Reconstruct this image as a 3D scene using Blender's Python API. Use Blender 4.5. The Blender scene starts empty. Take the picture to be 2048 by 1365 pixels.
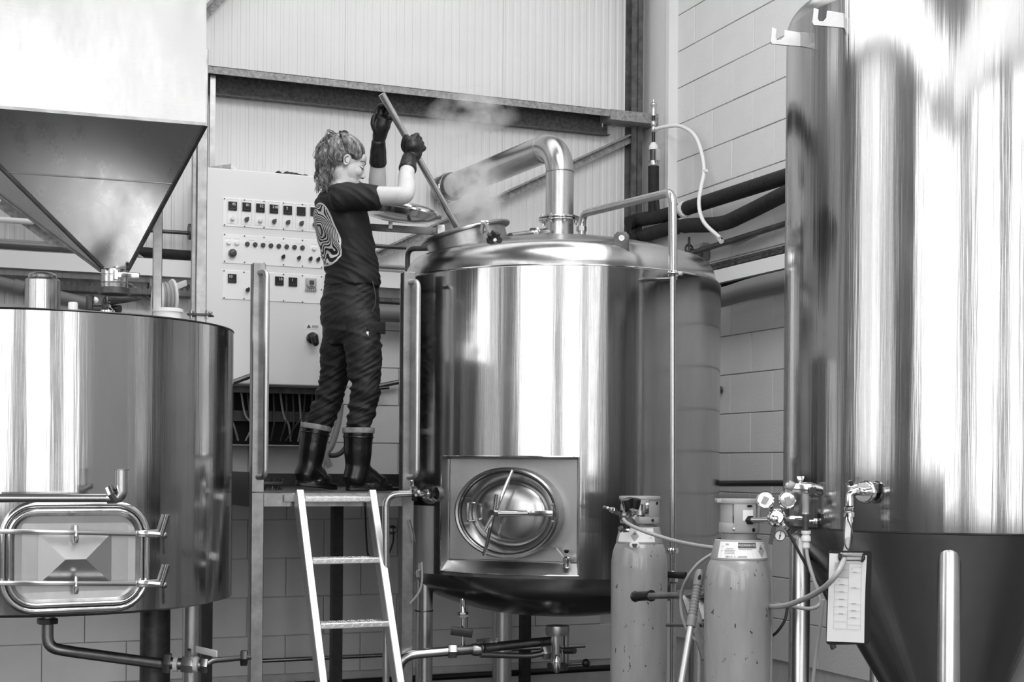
import bpy, bmesh, math, random
from math import sin, cos, pi, radians, sqrt, atan2
from mathutils import Vector, Matrix, noise
V = Vector
random.seed(7)
sc = bpy.context.scene
C = sc.collection

# ------------------------------------------------------------------ camera
F, HZ, ROLL, CZ = 2900.0, 933.0, 0.0079, 1.53     # focal length and horizon in pixels of 2048x1365, camera height
cam = bpy.data.objects.new('camera', bpy.data.cameras.new('camera')); C.objects.link(cam)
cam.data.sensor_width = 36; cam.data.lens = F / 2048 * 36
cam.data.shift_y = (HZ - 682.5) / 2048
cr, sr = cos(ROLL), sin(ROLL)
cam.matrix_world = Matrix(((cr, -sr, 0, 0), (0, 0, -1, 0), (sr, cr, 0, CZ), (0, 0, 0, 1)))
cam.data.clip_end = 100
sc.camera = cam

# room frame: a runs left along the back wall, b runs along the right-hand wall towards the camera
AL = radians(22.0)
AX, BX = V((-cos(AL), -sin(AL), 0)), V((sin(AL), -cos(AL), 0))
C0 = V((0.851, 9.288, 0))
RW = Matrix(((AX.x, BX.x, 0, C0.x), (AX.y, BX.y, 0, C0.y), (0, 0, 1, 0), (0, 0, 0, 1)))
RA, RB, RH = 11.0, 15.0, 5.6                      # room size

# ------------------------------------------------------------------ light and exposure
sc.view_settings.view_transform = 'Standard'; sc.view_settings.look = 'None'
sc.view_settings.gamma = 1.0; sc.view_settings.use_curve_mapping = False
sc.view_settings.exposure = 0.2
sc.cycles.max_bounces = 9; sc.cycles.volume_step_rate = 2.0
sc.cycles.volume_bounces = 3
w = bpy.data.worlds.new('world'); sc.world = w; w.use_nodes = True
w.node_tree.nodes['Background'].inputs[0].default_value = (1, 1, 1, 1)
w.node_tree.nodes['Background'].inputs[1].default_value = 0.25

def area(name, a, b, z, sx, sy, power, look):
    l = bpy.data.lights.new(name, 'AREA'); l.shape = 'RECTANGLE'; l.size = sx; l.size_y = sy; l.energy = power
    o = bpy.data.objects.new(name, l); C.objects.link(o)
    X, Y, Z = look                                   # local axes in the room frame; light shines along -Z
    R3 = RW.to_3x3() @ Matrix((X, Y, Z)).transposed()
    o.matrix_world = Matrix.Translation(RW @ V((a, b, z))) @ R3.to_4x4()
    return o
DOWN = ((1, 0, 0), (0, 1, 0), (0, 0, 1))
def roof(a, b0, b1, wd, L): return area('rooflight', a, (b0 + b1) / 2, RH - 0.03, wd, b1 - b0, L * pi * wd * (b1 - b0), DOWN)          # unseen rooflight sheets, placed and sized for the light they give
def win_f(a0, a1, z0, z1, L): return area('window_daylight', (a0 + a1) / 2, RB - 0.06, (z0 + z1) / 2, a1 - a0, z1 - z0, L * pi * (a1 - a0) * (z1 - z0), ((1, 0, 0), (0, 0, -1), (0, 1, 0)))
def win_l(b0, b1, z0, z1, L): return area('window_daylight', RA - 0.06, (b0 + b1) / 2, (z0 + z1) / 2, b1 - b0, z1 - z0, L * pi * (b1 - b0) * (z1 - z0), ((0, 1, 0), (0, 0, 1), (1, 0, 0)))
roof(2.9, 0.6, 1.9, 4.4, 1.7); roof(1.0, 1.9, 9.0, 0.7, 4.0); roof(2.5, 3.4, 8.0, 1.8, 7.0); roof(4.3, 9.6, 11.8, 2.6, 1.8); roof(5.0, 12.2, 14.8, 8.6, 1.9); roof(9.5, 1.0, 11.8, 2.4, 2.8)  # third sheet is an added light, put in to brighten the cabinet front
for b0, b1, L in ((2.0, 2.9, 2.2), (3.2, 5.2, 2.4), (5.8, 6.2, 2.4), (10.0, 11.2, 4.0), (11.6, 11.9, 4.4), (12.4, 14.4, 4.0)): win_l(b0, b1, 1.5, 5.45, L)      # tall windows in the two unseen walls
for a0, a1, L in ((9.2, 10.6, 4.0), (8.5, 8.8, 4.4), (5.2, 6.4, 4.4), (3.8, 4.8, 4.4), (0.6, 2.2, 3.8)): win_f(a0, a1, 1.0, 5.45, L)         # windows behind the camera

# ------------------------------------------------------------------ pixel -> place helpers
def ray(x, y):
    u, v = (x - 1024) / F, (HZ - y) / F
    return V((u * cr - v * sr, 1, v * cr + u * sr))
def px(x, y, D):
    d = ray(x, y); return V((d.x * D, D, CZ + d.z * D))
def pb(x, y, b):                                   # room coordinates of the pixel on the plane b = const
    d = ray(x, y); D = (b + C0.dot(BX)) / (d.x * BX.x + d.y * BX.y)
    p = V((d.x * D, D, CZ + d.z * D)); q = p - C0
    return V((q.dot(AX), b, p.z))
def pa(x, y, a):
    d = ray(x, y); D = (a + C0.dot(AX)) / (d.x * AX.x + d.y * AX.y)
    p = V((d.x * D, D, CZ + d.z * D)); q = p - C0
    return V((a, q.dot(BX), p.z))

# ------------------------------------------------------------------ materials
MT = {}
def g(v): return (v, v, v, 1)
class N:
    def __init__(s, name):
        s.m = bpy.data.materials.new(name); s.m.use_nodes = True
        s.t = s.m.node_tree; s.p = s.t.nodes['Principled BSDF']; s.out = s.t.nodes['Material Output']; MT[name] = s.m
    def n(s, typ, **kw):
        nd = s.t.nodes.new('ShaderNode' + typ)
        for k, v in kw.items():
            if k in nd.inputs: nd.inputs[k].default_value = v
            else: setattr(nd, k, v)
        return nd
    def l(s, a, b): s.t.links.new(a, b)
    def math(s, op, a, b=None, c=None):
        nd = s.t.nodes.new('ShaderNodeMath'); nd.operation = op
        for i, q in enumerate((a, b, c)):
            if q is None: continue
            if isinstance(q, (int, float)): nd.inputs[i].default_value = q
            else: s.l(q, nd.inputs[i])
        return nd.outputs[0]
    def ramp(s, fac, stops):
        r = s.t.nodes.new('ShaderNodeValToRGB'); e = r.color_ramp.elements
        while len(e) < len(stops): e.new(0.5)
        for q, (p, v) in zip(e, stops): q.position = p; q.color = g(v)
        s.l(fac, r.inputs[0]); return r.outputs[0]
    def noise(s, vec, scale, detail=3, rough=0.5, dist=0.0):
        nd = s.n('TexNoise', Scale=scale, Detail=detail, Roughness=rough, Distortion=dist)
        if vec is not None: s.l(vec, nd.inputs['Vector'])
        return nd.outputs[0]
    def obj(s): return s.n('TexCoord').outputs['Object']
    def scaled(s, vec, sx, sy, sz):
        m = s.n('Mapping'); m.inputs['Scale'].default_value = (sx, sy, sz); s.l(vec, m.inputs[0]); return m.outputs[0]
    def bump(s, h, strength=1.0, dist=0.01):
        b = s.n('Bump', Strength=strength, Distance=dist); s.l(h, b.inputs['Height']); s.l(b.outputs[0], s.p.inputs['Normal']); return b
def plain(name, col, rough=0.5, metal=0.0, var=0.0, scale=8, bump=0.0, bscale=60, spec=None, coat=0):
    n = N(name); n.p.inputs['Base Color'].default_value = g(col); n.p.inputs['Roughness'].default_value = rough
    n.p.inputs['Metallic'].default_value = metal
    if spec is not None: n.p.inputs['Specular IOR Level'].default_value = spec
    if coat: n.p.inputs['Coat Weight'].default_value = coat
    if var:
        c = n.ramp(n.noise(n.obj(), scale, 5, 0.6), ((0.3, max(0, col - var)), (0.7, min(1, col + var)))); n.l(c, n.p.inputs['Base Color'])
    if bump: n.bump(n.noise(n.obj(), bscale, 3), 1.0, bump)
    return n.m
def brushed(name, col=0.62, rough=0.24, wave=0.0012, fine=0.0002, grime=0.12, aniso=0.0, axis='z', cyl=True):
    """stainless sheet: rolled shells with slight flats and brush lines running round the tank"""
    n = N(name); n.p.inputs['Metallic'].default_value = 1.0
    ob = n.obj(); sp = n.n('SeparateXYZ'); n.l(ob, sp.inputs[0])
    if cyl:
        an = n.math('ARCTAN2', sp.outputs[1], sp.outputs[0])
        cb = n.n('CombineXYZ'); n.l(an, cb.inputs[0]); n.l(n.math('MULTIPLY', sp.outputs[2], 0.035), cb.inputs[1])
        vec = cb.outputs[0]
        h1 = n.noise(vec, 7, 2, 0.5); h2 = n.noise(vec, 38, 3, 0.6)
        h = n.math('ADD', n.math('MULTIPLY', h1, 1.0), n.math('MULTIPLY', h2, 0.17))
    else:
        h = n.noise(ob, 2.2, 2, 0.5)
    fn = n.noise(n.scaled(ob, 1, 1, 60), 6, 3)
    h = n.math('ADD', n.math('MULTIPLY', h, wave), n.math('MULTIPLY', fn, fine))
    n.bump(h, 1.0, 1.0)
    gr = n.noise(n.scaled(ob, 4, 4, 1.2), 2.5, 6, 0.65)
    n.l(n.ramp(gr, ((0.3, col * (1 - grime)), (0.65, col))), n.p.inputs['Base Color'])
    n.l(n.ramp(gr, ((0.3, rough * 1.25), (0.7, rough * 0.85))), n.p.inputs['Roughness'])
    if aniso:
        n.p.inputs['Anisotropic'].default_value = aniso
        tg = n.n('Tangent', direction_type='RADIAL', axis='Z'); n.l(tg.outputs[0], n.p.inputs['Tangent'])
    return n.m
brushed('tank_steel', 0.45, 0.13, 0.0030, 0.0, 0.10, aniso=0.8)
brushed('tank_steel_b', 0.42, 0.12, 0.0034, 0.0, 0.10, aniso=0.8)
brushed('dish_steel', 0.48, 0.22, 0.0010, 0.0001, 0.15)
brushed('sheet_steel', 0.56, 0.20, 0.0030, 0.00006, 0.14, cyl=False)
brushed('cone_steel', 0.42, 0.28, 0.0010, 0.0, 0.08, cyl=False)
brushed('satin_sheet', 0.50, 0.36, 0.0022, 0.00006, 0.10, cyl=False)
plain('pipe_steel', 0.52, 0.27, 1.0, 0.05, 10)
plain('polished', 0.66, 0.12, 1.0)
plain('satin_steel', 0.34, 0.36, 1.0, 0.08, 14)
plain('aluminium', 0.62, 0.42, 1.0, 0.04, 30)
plain('alu_tread', 0.80, 0.36, 1.0, 0.1, 60)
plain('dark_steel', 0.10, 0.45, 0.8, 0.04, 12)
plain('black_steel', 0.02, 0.45, 0.0, 0.01, 20)
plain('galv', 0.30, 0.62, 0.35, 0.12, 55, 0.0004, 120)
plain('galv_shaded', 0.10, 0.65, 0.2, 0.05, 55, 0.0004, 120)  # darker galv copy: shade on the rail's web and flanges put into the colour
plain('stanchion', 0.09, 0.75, 0.0, 0.045, 16, 0.0008, 90)
plain('panel_white', 0.72, 0.42, 0.0, 0.02, 3)
plain('block_paint', 0.70, 0.62, 0.0, 0.03, 5, 0.0012, 75)
plain('wall_dark', 0.42, 0.7)
plain('mortar', 0.56, 0.8, 0.0, 0.05, 20)
plain('casing_white', 0.74, 0.4, 0.0, 0.02, 4)
plain('cabinet_grey', 0.80, 0.38, 0.0, 0.012, 3)
plain('plate_white', 0.90, 0.35)
plain('trunking', 0.80, 0.4)
plain('black_plastic', 0.012, 0.32)
plain('dark_knob', 0.055, 0.35)
plain('rubber', 0.010, 0.38, 0, 0, 8, 0.0006, 60)
plain('insulation', 0.010, 0.75, 0, 0.006, 18, 0.004, 38)
plain('grey_plastic', 0.42, 0.4)
plain('pipe_grey', 0.17, 0.42)
plain('light_plastic', 0.80, 0.4)
plain('hose_white', 0.78, 0.42)
plain('hose_grey', 0.36, 0.4)
plain('cable', 0.05, 0.5)
plain('cable_grey', 0.30, 0.5)
plain('floor_paint', 0.03, 0.35, 0, 0.03, 2, 0.001, 30)
plain('ceiling_sheet', 0.28, 0.6)
plain('wall_far', 0.17, 0.65)
plain('skin', 0.60, 0.46, 0, 0.05, 16, 0.0004, 90, spec=0.4)
plain('lash', 0.03, 0.6)
plain('brow', 0.16, 0.7)
plain('boot_rubber', 0.007, 0.24, 0, 0.004, 12, 0.0008, 40)
plain('boot_lip', 0.20, 0.55, 0, 0.07, 30)
plain('glove_rubber', 0.012, 0.4, 0, 0.008, 25, 0.001, 60)
plain('trouser', 0.014, 0.62, 0, 0.008, 9, 0.0014, 45, spec=0.4)
plain('hair_tie', 0.02, 0.7)
plain('paper', 0.80, 0.6, 0, 0.04, 8)
plain('ink', 0.10, 0.7)
plain('shade_print', 0.52, 0.7)
plain('label_white', 0.86, 0.45)
plain('label_mid', 0.40, 0.5)
plain('display_black', 0.015, 0.18)
plain('digit_white', 0.85, 0.4)
plain('lens_white', 0.92, 0.25)
plain('gauge_glass', 0.55, 0.12, 0.6)
plain('gauge_face', 0.72, 0.45)
plain('brass', 0.62, 0.3, 1.0, 0.1, 30)
plain('chrome', 0.85, 0.1, 1.0)
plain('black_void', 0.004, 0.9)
plain('squeegee_grip', 0.18, 0.5)
plain('hessian', 0.45, 0.8, 0, 0.15, 20)
# gas cylinder paint with chipped, rusty spots
n = N('bottle_paint'); ob = n.obj()
base = n.ramp(n.noise(n.scaled(ob, 6, 6, 1.2), 3, 5, 0.6), ((0.3, 0.27), (0.7, 0.34)))
chip = n.math('MULTIPLY', n.math('GREATER_THAN', n.noise(n.scaled(ob, 1, 1, 0.45), 55, 3, 0.6), 0.66), n.math('GREATER_THAN', n.noise(ob, 5, 2), 0.47))
mx = n.n('MixRGB'); n.l(chip, mx.inputs[0]); n.l(base, mx.inputs[1]); mx.inputs[2].default_value = g(0.03); n.l(mx.outputs[0], n.p.inputs['Base Color'])
n.p.inputs['Roughness'].default_value = 0.3; n.p.inputs['Coat Weight'].default_value = 0.4
n = N('guard_paint'); n.p.inputs['Base Color'].default_value = g(0.38); n.p.inputs['Roughness'].default_value = 0.32
# hair
n = N('hair'); ob = n.obj()
n.l(n.ramp(n.noise(n.scaled(ob, 1, 1, 0.5), 55, 3, 0.6), ((0.35, 0.05), (0.55, 0.20), (0.72, 0.55))), n.p.inputs['Base Color'])
n.p.inputs['Roughness'].default_value = 0.42
# wet splash mark on a glove cuff
n = N('glove_wet'); n.p.inputs['Base Color'].default_value = g(0.02); n.p.inputs['Roughness'].default_value = 0.08
n.bump(n.noise(n.obj(), 160, 3), 1.0, 0.002)
# clear tube of the flow meter
n = N('clear_plastic'); n.p.inputs['Base Color'].default_value = g(0.75); n.p.inputs['Roughness'].default_value = 0.12
n.p.inputs['Transmission Weight'].default_value = 0.6; n.p.inputs['IOR'].default_value = 1.3

# ------------------------------------------------------------------ mesh builder
def frame(d):
    d = V(d).normalized(); up = V((0, 0, 1)) if abs(d.z) < 0.95 else V((1, 0, 0))
    x = up.cross(d).normalized(); return x, d.cross(x), d
class M:
    def __init__(s, m=None): s.v = []; s.f = []; s.m = m
    def add(s, vs, fs):
        k = len(s.v)
        s.v += [(s.m @ V(p)) if s.m else V(p) for p in vs]; s.f += [tuple(i + k for i in f) for f in fs]; return s
    def box(s, c, sz, R=None):
        c = V(c); h = V(sz) / 2
        vs = [V((x * h.x, y * h.y, z * h.z)) for x in (-1, 1) for y in (-1, 1) for z in (-1, 1)]
        vs = [c + (R @ p if R else p) for p in vs]
        return s.add(vs, [(0, 1, 3, 2), (4, 6, 7, 5), (0, 4, 5, 1), (2, 3, 7, 6), (0, 2, 6, 4), (1, 5, 7, 3)])
    def bx(s, lo, hi):
        lo, hi = V(lo), V(hi); d = hi - lo
        return s.box((lo + hi) / 2, (abs(d.x), abs(d.y), abs(d.z)))
    def bar(s, p, q, wx, wy, side=None):             # rectangular bar from p to q
        p, q = V(p), V(q); d = (q - p).normalized()
        if side is None: x, y, _ = frame(d)
        else:
            x = V(side); x = (x - d * x.dot(d)).normalized(); y = d.cross(x)
        vs = [e + x * i * wx / 2 + y * j * wy / 2 for e in (p, q) for i, j in ((-1, -1), (1, -1), (1, 1), (-1, 1))]
        return s.add(vs, [(3, 2, 1, 0), (4, 5, 6, 7)] + [(i, (i + 1) % 4, 4 + (i + 1) % 4, 4 + i) for i in range(4)])
    def rings(s, rs, cap=True, closed=False):
        n = len(rs[0]); vs = [p for r in rs for p in r]; fs = []
        m = len(rs)
        for i in range(m if closed else m - 1):
            j2 = (i + 1) % m
            for j in range(n): k = (j + 1) % n; fs.append((i * n + j, i * n + k, j2 * n + k, j2 * n + j))
        if cap and not closed: fs += [tuple(range(n - 1, -1, -1)), tuple((m - 1) * n + j for j in range(n))]
        return s.add(vs, fs)
    def cyl(s, p, q, r, r2=None, n=16, cap=True):
        p, q = V(p), V(q); x, y, _ = frame(q - p); r2 = r if r2 is None else r2
        return s.rings([[c + x * (cos(2 * pi * j / n) * rr) + y * (sin(2 * pi * j / n) * rr) for j in range(n)] for c, rr in ((p, r), (q, r2))], cap)
    def path(s, pts, bend, k=5):
        pts = [V(p) for p in pts]
        if not bend or len(pts) < 3: return pts
        out = [pts[0]]
        for i in range(1, len(pts) - 1):
            a, b, c = pts[i - 1], pts[i], pts[i + 1]
            d = min(bend, (b - a).length * 0.49, (c - b).length * 0.49)
            p, q = b + (a - b).normalized() * d, b + (c - b).normalized() * d
            for t in range(k + 1):
                u = t / k; out.append(p * (1 - u) ** 2 + b * 2 * u * (1 - u) + q * u * u)
        return out + [pts[-1]]
    def spline(s, pts, k=6):
        pts = [V(p) for p in pts]; P = [pts[0] * 2 - pts[1]] + pts + [pts[-1] * 2 - pts[-2]]; out = []
        for i in range(1, len(P) - 2):
            for t in range(k):
                u = t / k; a, b, c, d = P[i - 1:i + 3]
                out.append(0.5 * ((2 * b) + (c - a) * u + (2 * a - 5 * b + 4 * c - d) * u * u + (3 * b - a - 3 * c + d) * u ** 3))
        return out + [pts[-1]]
    def tube(s, pts, r, n=10, bend=0, k=5, cap=True, smooth=0):
        pts = s.spline(pts, smooth) if smooth else s.path(pts, bend, k)
        m = len(pts); x = None; rs = []
        for i, p in enumerate(pts):
            d = (pts[min(i + 1, m - 1)] - pts[max(i - 1, 0)]).normalized()
            if x is None: x, y, _ = frame(d)
            else:
                x = (x - d * x.dot(d)); x = x.normalized() if x.length > 1e-6 else frame(d)[0]; y = d.cross(x)
            rr = r[min(len(r) - 1, int(i * len(r) / m))] if isinstance(r, (list, tuple)) and not smooth else r
            if isinstance(r, (list, tuple)) and smooth:
                u = i / (m - 1) * (len(r) - 1); a = int(min(u, len(r) - 2)); rr = r[a] + (r[a + 1] - r[a]) * (u - a)
            rs.append([p + x * (cos(2 * pi * j / n) * rr) + y * (sin(2 * pi * j / n) * rr) for j in range(n)])
        return s.rings(rs, cap)
    def limb(s, pts, rad, n=18, k=6):                # smooth tapered limb with rounded ends
        P = s.spline(pts, k); m = len(P); rs = []; x = None
        def R(i):
            u = i / (m - 1) * (len(rad) - 1); a = int(min(u, len(rad) - 2)); t = u - a; t = t * t * (3 - 2 * t); return rad[a] + (rad[a + 1] - rad[a]) * t
        seq = []
        d0 = (P[1] - P[0]).normalized(); d1 = (P[-1] - P[-2]).normalized()
        for q in (0.98, 0.8, 0.45): seq.append((P[0] - d0 * R(0) * q * 0.6, d0, R(0) * sqrt(1 - q * q) + 1e-4))
        for i, p in enumerate(P): seq.append((p, (P[min(i + 1, m - 1)] - P[max(i - 1, 0)]).normalized(), R(i)))
        for q in (0.45, 0.8, 0.98): seq.append((P[-1] + d1 * R(m - 1) * q * 0.6, d1, R(m - 1) * sqrt(1 - q * q) + 1e-4))
        for p, d, rr in seq:
            if x is None: x = frame(d)[0]
            x = (x - d * x.dot(d)).normalized(); y = d.cross(x)
            rs.append([p + x * (cos(2 * pi * j / n) * rr) + y * (sin(2 * pi * j / n) * rr) for j in range(n)])
        return s.rings(rs)
    def loft(s, secs, n=28, p=2.0):                   # secs: (centre, half_x, half_y, axis_x, axis_y)
        rs = []
        for c, hx, hy, ax, ay in secs:
            r = []
            for j in range(n):
                t = 2 * pi * j / n; cx, sy = cos(t), sin(t)
                r.append(V(c) + V(ax) * (hx * math.copysign(abs(cx) ** (2 / p), cx)) + V(ay) * (hy * math.copysign(abs(sy) ** (2 / p), sy)))
            rs.append(r)
        return s.rings(rs)
    def lathe(s, prof, o=(0, 0, 0), d=(0, 0, 1), n=32, a0=0.0, a1=2 * pi, cap=False, x=None):
        o = V(o); d = V(d).normalized()
        if x is None:
            if abs(d.z) > 0.999: X, Y = V((1, 0, 0)), V((0, 1 if d.z > 0 else -1, 0))
            else: X, Y, _ = frame(d)
        else: X = V(x); X = (X - d * X.dot(d)).normalized(); Y = d.cross(X)
        full = abs(a1 - a0 - 2 * pi) < 1e-6; m = n if full else n + 1
        vs = []; fs = []
        for r, z in prof:
            for j in range(m):
                t = a0 + (a1 - a0) * j / n; vs.append(o + d * z + X * (r * cos(t)) + Y * (r * sin(t)))
        for i in range(len(prof) - 1):
            for j in range(n):
                k = (j + 1) % m if full else j + 1; fs.append((i * m + j, i * m + k, (i + 1) * m + k, (i + 1) * m + j))
        if cap: fs += [tuple(range(m - 1, -1, -1)), tuple((len(prof) - 1) * m + j for j in range(m))]
        return s.add(vs, fs)
    def ell(s, c, r, ax=None, nu=20, nv=12):
        c = V(c); ax = ax or (V((1, 0, 0)), V((0, 1, 0)), V((0, 0, 1))); r = r if isinstance(r, (tuple, list, Vector)) else (r, r, r)
        rs = []
        for i in range(nv + 1):
            t = -pi / 2 + pi * (i if 0 < i < nv else (0.04 if i == 0 else nv - 0.04)) / nv
            rs.append([c + ax[0] * (r[0] * cos(t) * cos(2 * pi * j / nu)) + ax[1] * (r[1] * cos(t) * sin(2 * pi * j / nu)) + ax[2] * (r[2] * sin(t)) for j in range(nu)])
        return s.rings(rs)
    def torus(s, c, R, r, d=(0, 0, 1), n=28, k=8, sx=1.0, sy=1.0, x=None):
        c = V(c); X, Y, Z = frame(d)
        if x is not None: X = V(x).normalized(); Y = V(d).normalized().cross(X)
        rs = []
        for i in range(n):
            t = 2 * pi * i / n; e = X * (cos(t) * sx) + Y * (sin(t) * sy); en = (X * cos(t) / sx + Y * sin(t) / sy).normalized()
            rs.append([c + e * R + en * (r * cos(2 * pi * j / k)) + Z * (r * sin(2 * pi * j / k)) for j in range(k)])
        return s.rings(rs, cap=False, closed=True)
    def prism(s, poly, o, ux, uy, th):                # outline in the ux/uy plane, thickened along ux x uy
        o, ux, uy = V(o), V(ux).normalized(), V(uy).normalized(); nn = ux.cross(uy)
        m = len(poly)
        vs = [o + ux * x + uy * y + nn * e for e in (-th / 2, th / 2) for x, y in poly]
        fs = [tuple(range(m - 1, -1, -1)), tuple(range(m, 2 * m))] + [(i, (i + 1) % m, m + (i + 1) % m, m + i) for i in range(m)]
        return s.add(vs, fs)
    def build(s, name, mat, parent=None, smooth=True, ang=38, bev=0.0, seg=2):
        me = bpy.data.meshes.new(name)
        Wp = WM.get(parent)
        vs = s.v if Wp is None else [Wp @ p for p in s.v]
        me.from_pydata([tuple(p) for p in vs], [], s.f)
        bm = bmesh.new(); bm.from_mesh(me); bmesh.ops.recalc_face_normals(bm, faces=bm.faces)
        if bev:
            es = [e for e in bm.edges if len(e.link_faces) == 2 and e.calc_face_angle(0) > 0.6]
            bmesh.ops.bevel(bm, geom=es, offset=bev, segments=seg, affect='EDGES', profile=0.6, clamp_overlap=True)
        bm.to_mesh(me); bm.free()
        if smooth: me.shade_smooth(); me.set_sharp_from_angle(angle=radians(ang))
        me.materials.append(MT[mat])
        o = bpy.data.objects.new(name, me); C.objects.link(o)
        if parent is not None: o.parent = parent; WM[o] = WM.get(parent, Matrix())
        return o
WM = {None: None}                                      # inverse world matrix of each parent
def tag(o, label, cat, group=None, kind=None):
    o['label'] = label; o['category'] = cat
    if group: o['group'] = group
    if kind: o['kind'] = kind
    return o
def thing(name, label, cat, loc, group=None, rz=0.0):
    o = bpy.data.objects.new(name, None); C.objects.link(o); o.empty_display_size = 0.1
    o.location = loc; o.rotation_euler = (0, 0, rz)
    WM[o] = (Matrix.Translation(V(loc)) @ Matrix.Rotation(rz, 4, 'Z')).inverted()
    return tag(o, label, cat, group)
def single(mb, name, mat, label, cat, loc=None, group=None, **kw):   # a thing that is one mesh, origin at loc
    loc = V(loc) if loc is not None else sum((V(p) for p in mb.v), V()) / len(mb.v)
    mb.v = [p - loc for p in mb.v]; o = mb.build(name, mat, None, **kw); o.location = loc
    return tag(o, label, cat, group)
def struct(o): o['kind'] = 'structure'; return o
def text(s, name, size, o, ux, uy, mat, parent, ext=0.0006, align='CENTER'):
    cu = bpy.data.curves.new('t', 'FONT'); cu.body = s; cu.size = size; cu.align_x = align; cu.align_y = 'CENTER'; cu.extrude = ext; cu.resolution_u = 2
    t = bpy.data.objects.new('t', cu); C.objects.link(t)
    me = bpy.data.meshes.new_from_object(t.evaluated_get(bpy.context.evaluated_depsgraph_get())); bpy.data.objects.remove(t)
    ux, uy = V(ux).normalized(), V(uy).normalized(); nn = ux.cross(uy)
    mt = Matrix(((ux.x, uy.x, nn.x, o[0]), (ux.y, uy.y, nn.y, o[1]), (ux.z, uy.z, nn.z, o[2]), (0, 0, 0, 1)))
    if WM.get(parent): mt = WM[parent] @ mt
    me.transform(mt); me.materials.clear(); me.materials.append(MT[mat])
    ob = bpy.data.objects.new(name, me); C.objects.link(ob); ob.parent = parent; WM[ob] = WM.get(parent); return ob
def wall_pts(*ps): return [RW @ V(p) for p in ps]
# ================================================================== the room
def slab(name, mat, lo, hi): return struct(M(RW).bx(lo, hi).build(name, mat, None, smooth=False))
slab('floor', 'floor_paint', (-0.3, -0.3, -0.1), (RA + 0.3, RB + 0.3, 0))
slab('ceiling', 'ceiling_sheet', (-0.3, -0.3, RH), (RA + 0.3, RB + 0.3, RH + 0.1))
wall_left = slab('wall_left', 'wall_far', (RA, 0, 0), (RA + 0.2, RB, RH))
wall_front = slab('wall_front', 'wall_far', (-0.2, RB, 0), (RA + 0.2, RB + 0.2, RH))
# unseen stanchions, added on the far walls to put dark stripes in tank reflections
for a_ in (3.0, 7.4, 10.9): M(RW).bx((a_ - 0.12, RB - 0.35, 0), (a_ + 0.12, RB, RH)).build('stanchion', 'stanchion', wall_front, smooth=False)
for b_ in (1.2, 8.0): M(RW).bx((RA - 0.3, b_ - 0.12, 0), (RA, b_ + 0.12, RH)).build('stanchion', 'stanchion', wall_left, smooth=False)

# back wall: blockwork below, micro-ribbed insulated panels above
ZB = 2.335
wall_back = slab('wall_back', 'mortar', (-0.2, -0.2, 0), (RA + 0.2, -0.018, RH))
def block_mesh(L, name):
    o = M().box((0, 0, 0), (L, 0.03, 0.2195)).build(name, 'block_paint', None, smooth=False, bev=0.002, seg=1); me = o.data; bpy.data.objects.remove(o); return me
bl_me = block_mesh(0.4445, 'block')
def block(parent, loc, rot):
    o = bpy.data.objects.new('block', bl_me); C.objects.link(o); o.parent = parent
    o.matrix_world = Matrix.Translation(RW @ V(loc)) @ Matrix.Rotation(rot, 4, 'Z'); return o
RZ = atan2(AX.y, AX.x)
for k in range(0, 9):
    z = ZB - 0.1125 - 0.225 * k
    for i in range(0, 10):
        a_ = 0.30 + 0.45 * i + (0.225 if k % 2 else 0)
        block(wall_back, (a_, -0.022 + random.uniform(-0.0012, 0.0012), z), RZ)
slab('trim_1', 'panel_white', (0.0, -0.02, ZB), (5.2, 0.02, ZB + 0.05))
for i in range(6):                                     # each cladding panel with its ribs
    a0, a1 = i * 1.0, i * 1.0 + 0.9985
    prof = [(a0, 0.0)]
    for r in range(20):
        c = a0 + 0.025 + r * 0.05
        d = 0.0035 if r % 2 else 0.0022
        prof += [(c - 0.011, 0.0), (c - 0.007, -d), (c + 0.007, -d), (c + 0.011, 0.0)]
    prof.append((a1, 0.0))
    vs = [(x, y, z) for z in (ZB + 0.05, RH) for x, y in prof] ; m = len(prof)
    mb = M(RW); mb.add(vs, [(j, j + 1, m + j + 1, m + j) for j in range(m - 1)])
    mb.bx((a0, -0.03, ZB + 0.05), (a1, -0.006, RH))
    mb.build('cladding_panel', 'panel_white', wall_back, smooth=False)

# right-hand wall of painted blocks
wall_right = slab('wall_right', 'mortar', (-0.2, -0.2, 0), (-0.018, 4.6, RH))
slab('wall_right_far', 'wall_dark', (-0.2, 4.6, 0), (-0.01, RB, RH))
for k in range(1, 24):
    z = 0.265 + 0.225 * k + 0.1125
    if z > 5.3: break
    off = 0.146 if k % 2 else 0.371
    for i in range(0, 9):
        block(wall_right, (-0.022 + random.uniform(-0.0012, 0.0012), off + 0.45 * i + 0.225, z), RZ + pi / 2)
# boxed-in corner and the steel column in front of the back wall
slab('trim_2', 'casing_white', (-0.03, -0.03, 0), (0.03, 0.375, RH))
slab('trim_3', 'casing_white', (-0.03, 0.345, 0), (0.055, 0.385, RH))
cl, crr = pb(1264, 200, 0.10).x, pb(1286, 200, 0.10).x
mb = M(RW); mb.bx((crr, 0.0, 0), (cl, 0.012, RH)); mb.bx((crr, 0.09, 0), (cl, 0.10, RH)); mb.bx(((cl + crr) / 2 - 0.006, 0, 0), ((cl + crr) / 2 + 0.006, 0.10, RH))
single(mb, 'steel_column', 'stanchion', 'dark rusty steel column in the corner between cladding and block wall', 'column', RW @ V(((cl + crr) / 2, 0.05, 0)), smooth=False)

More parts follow.
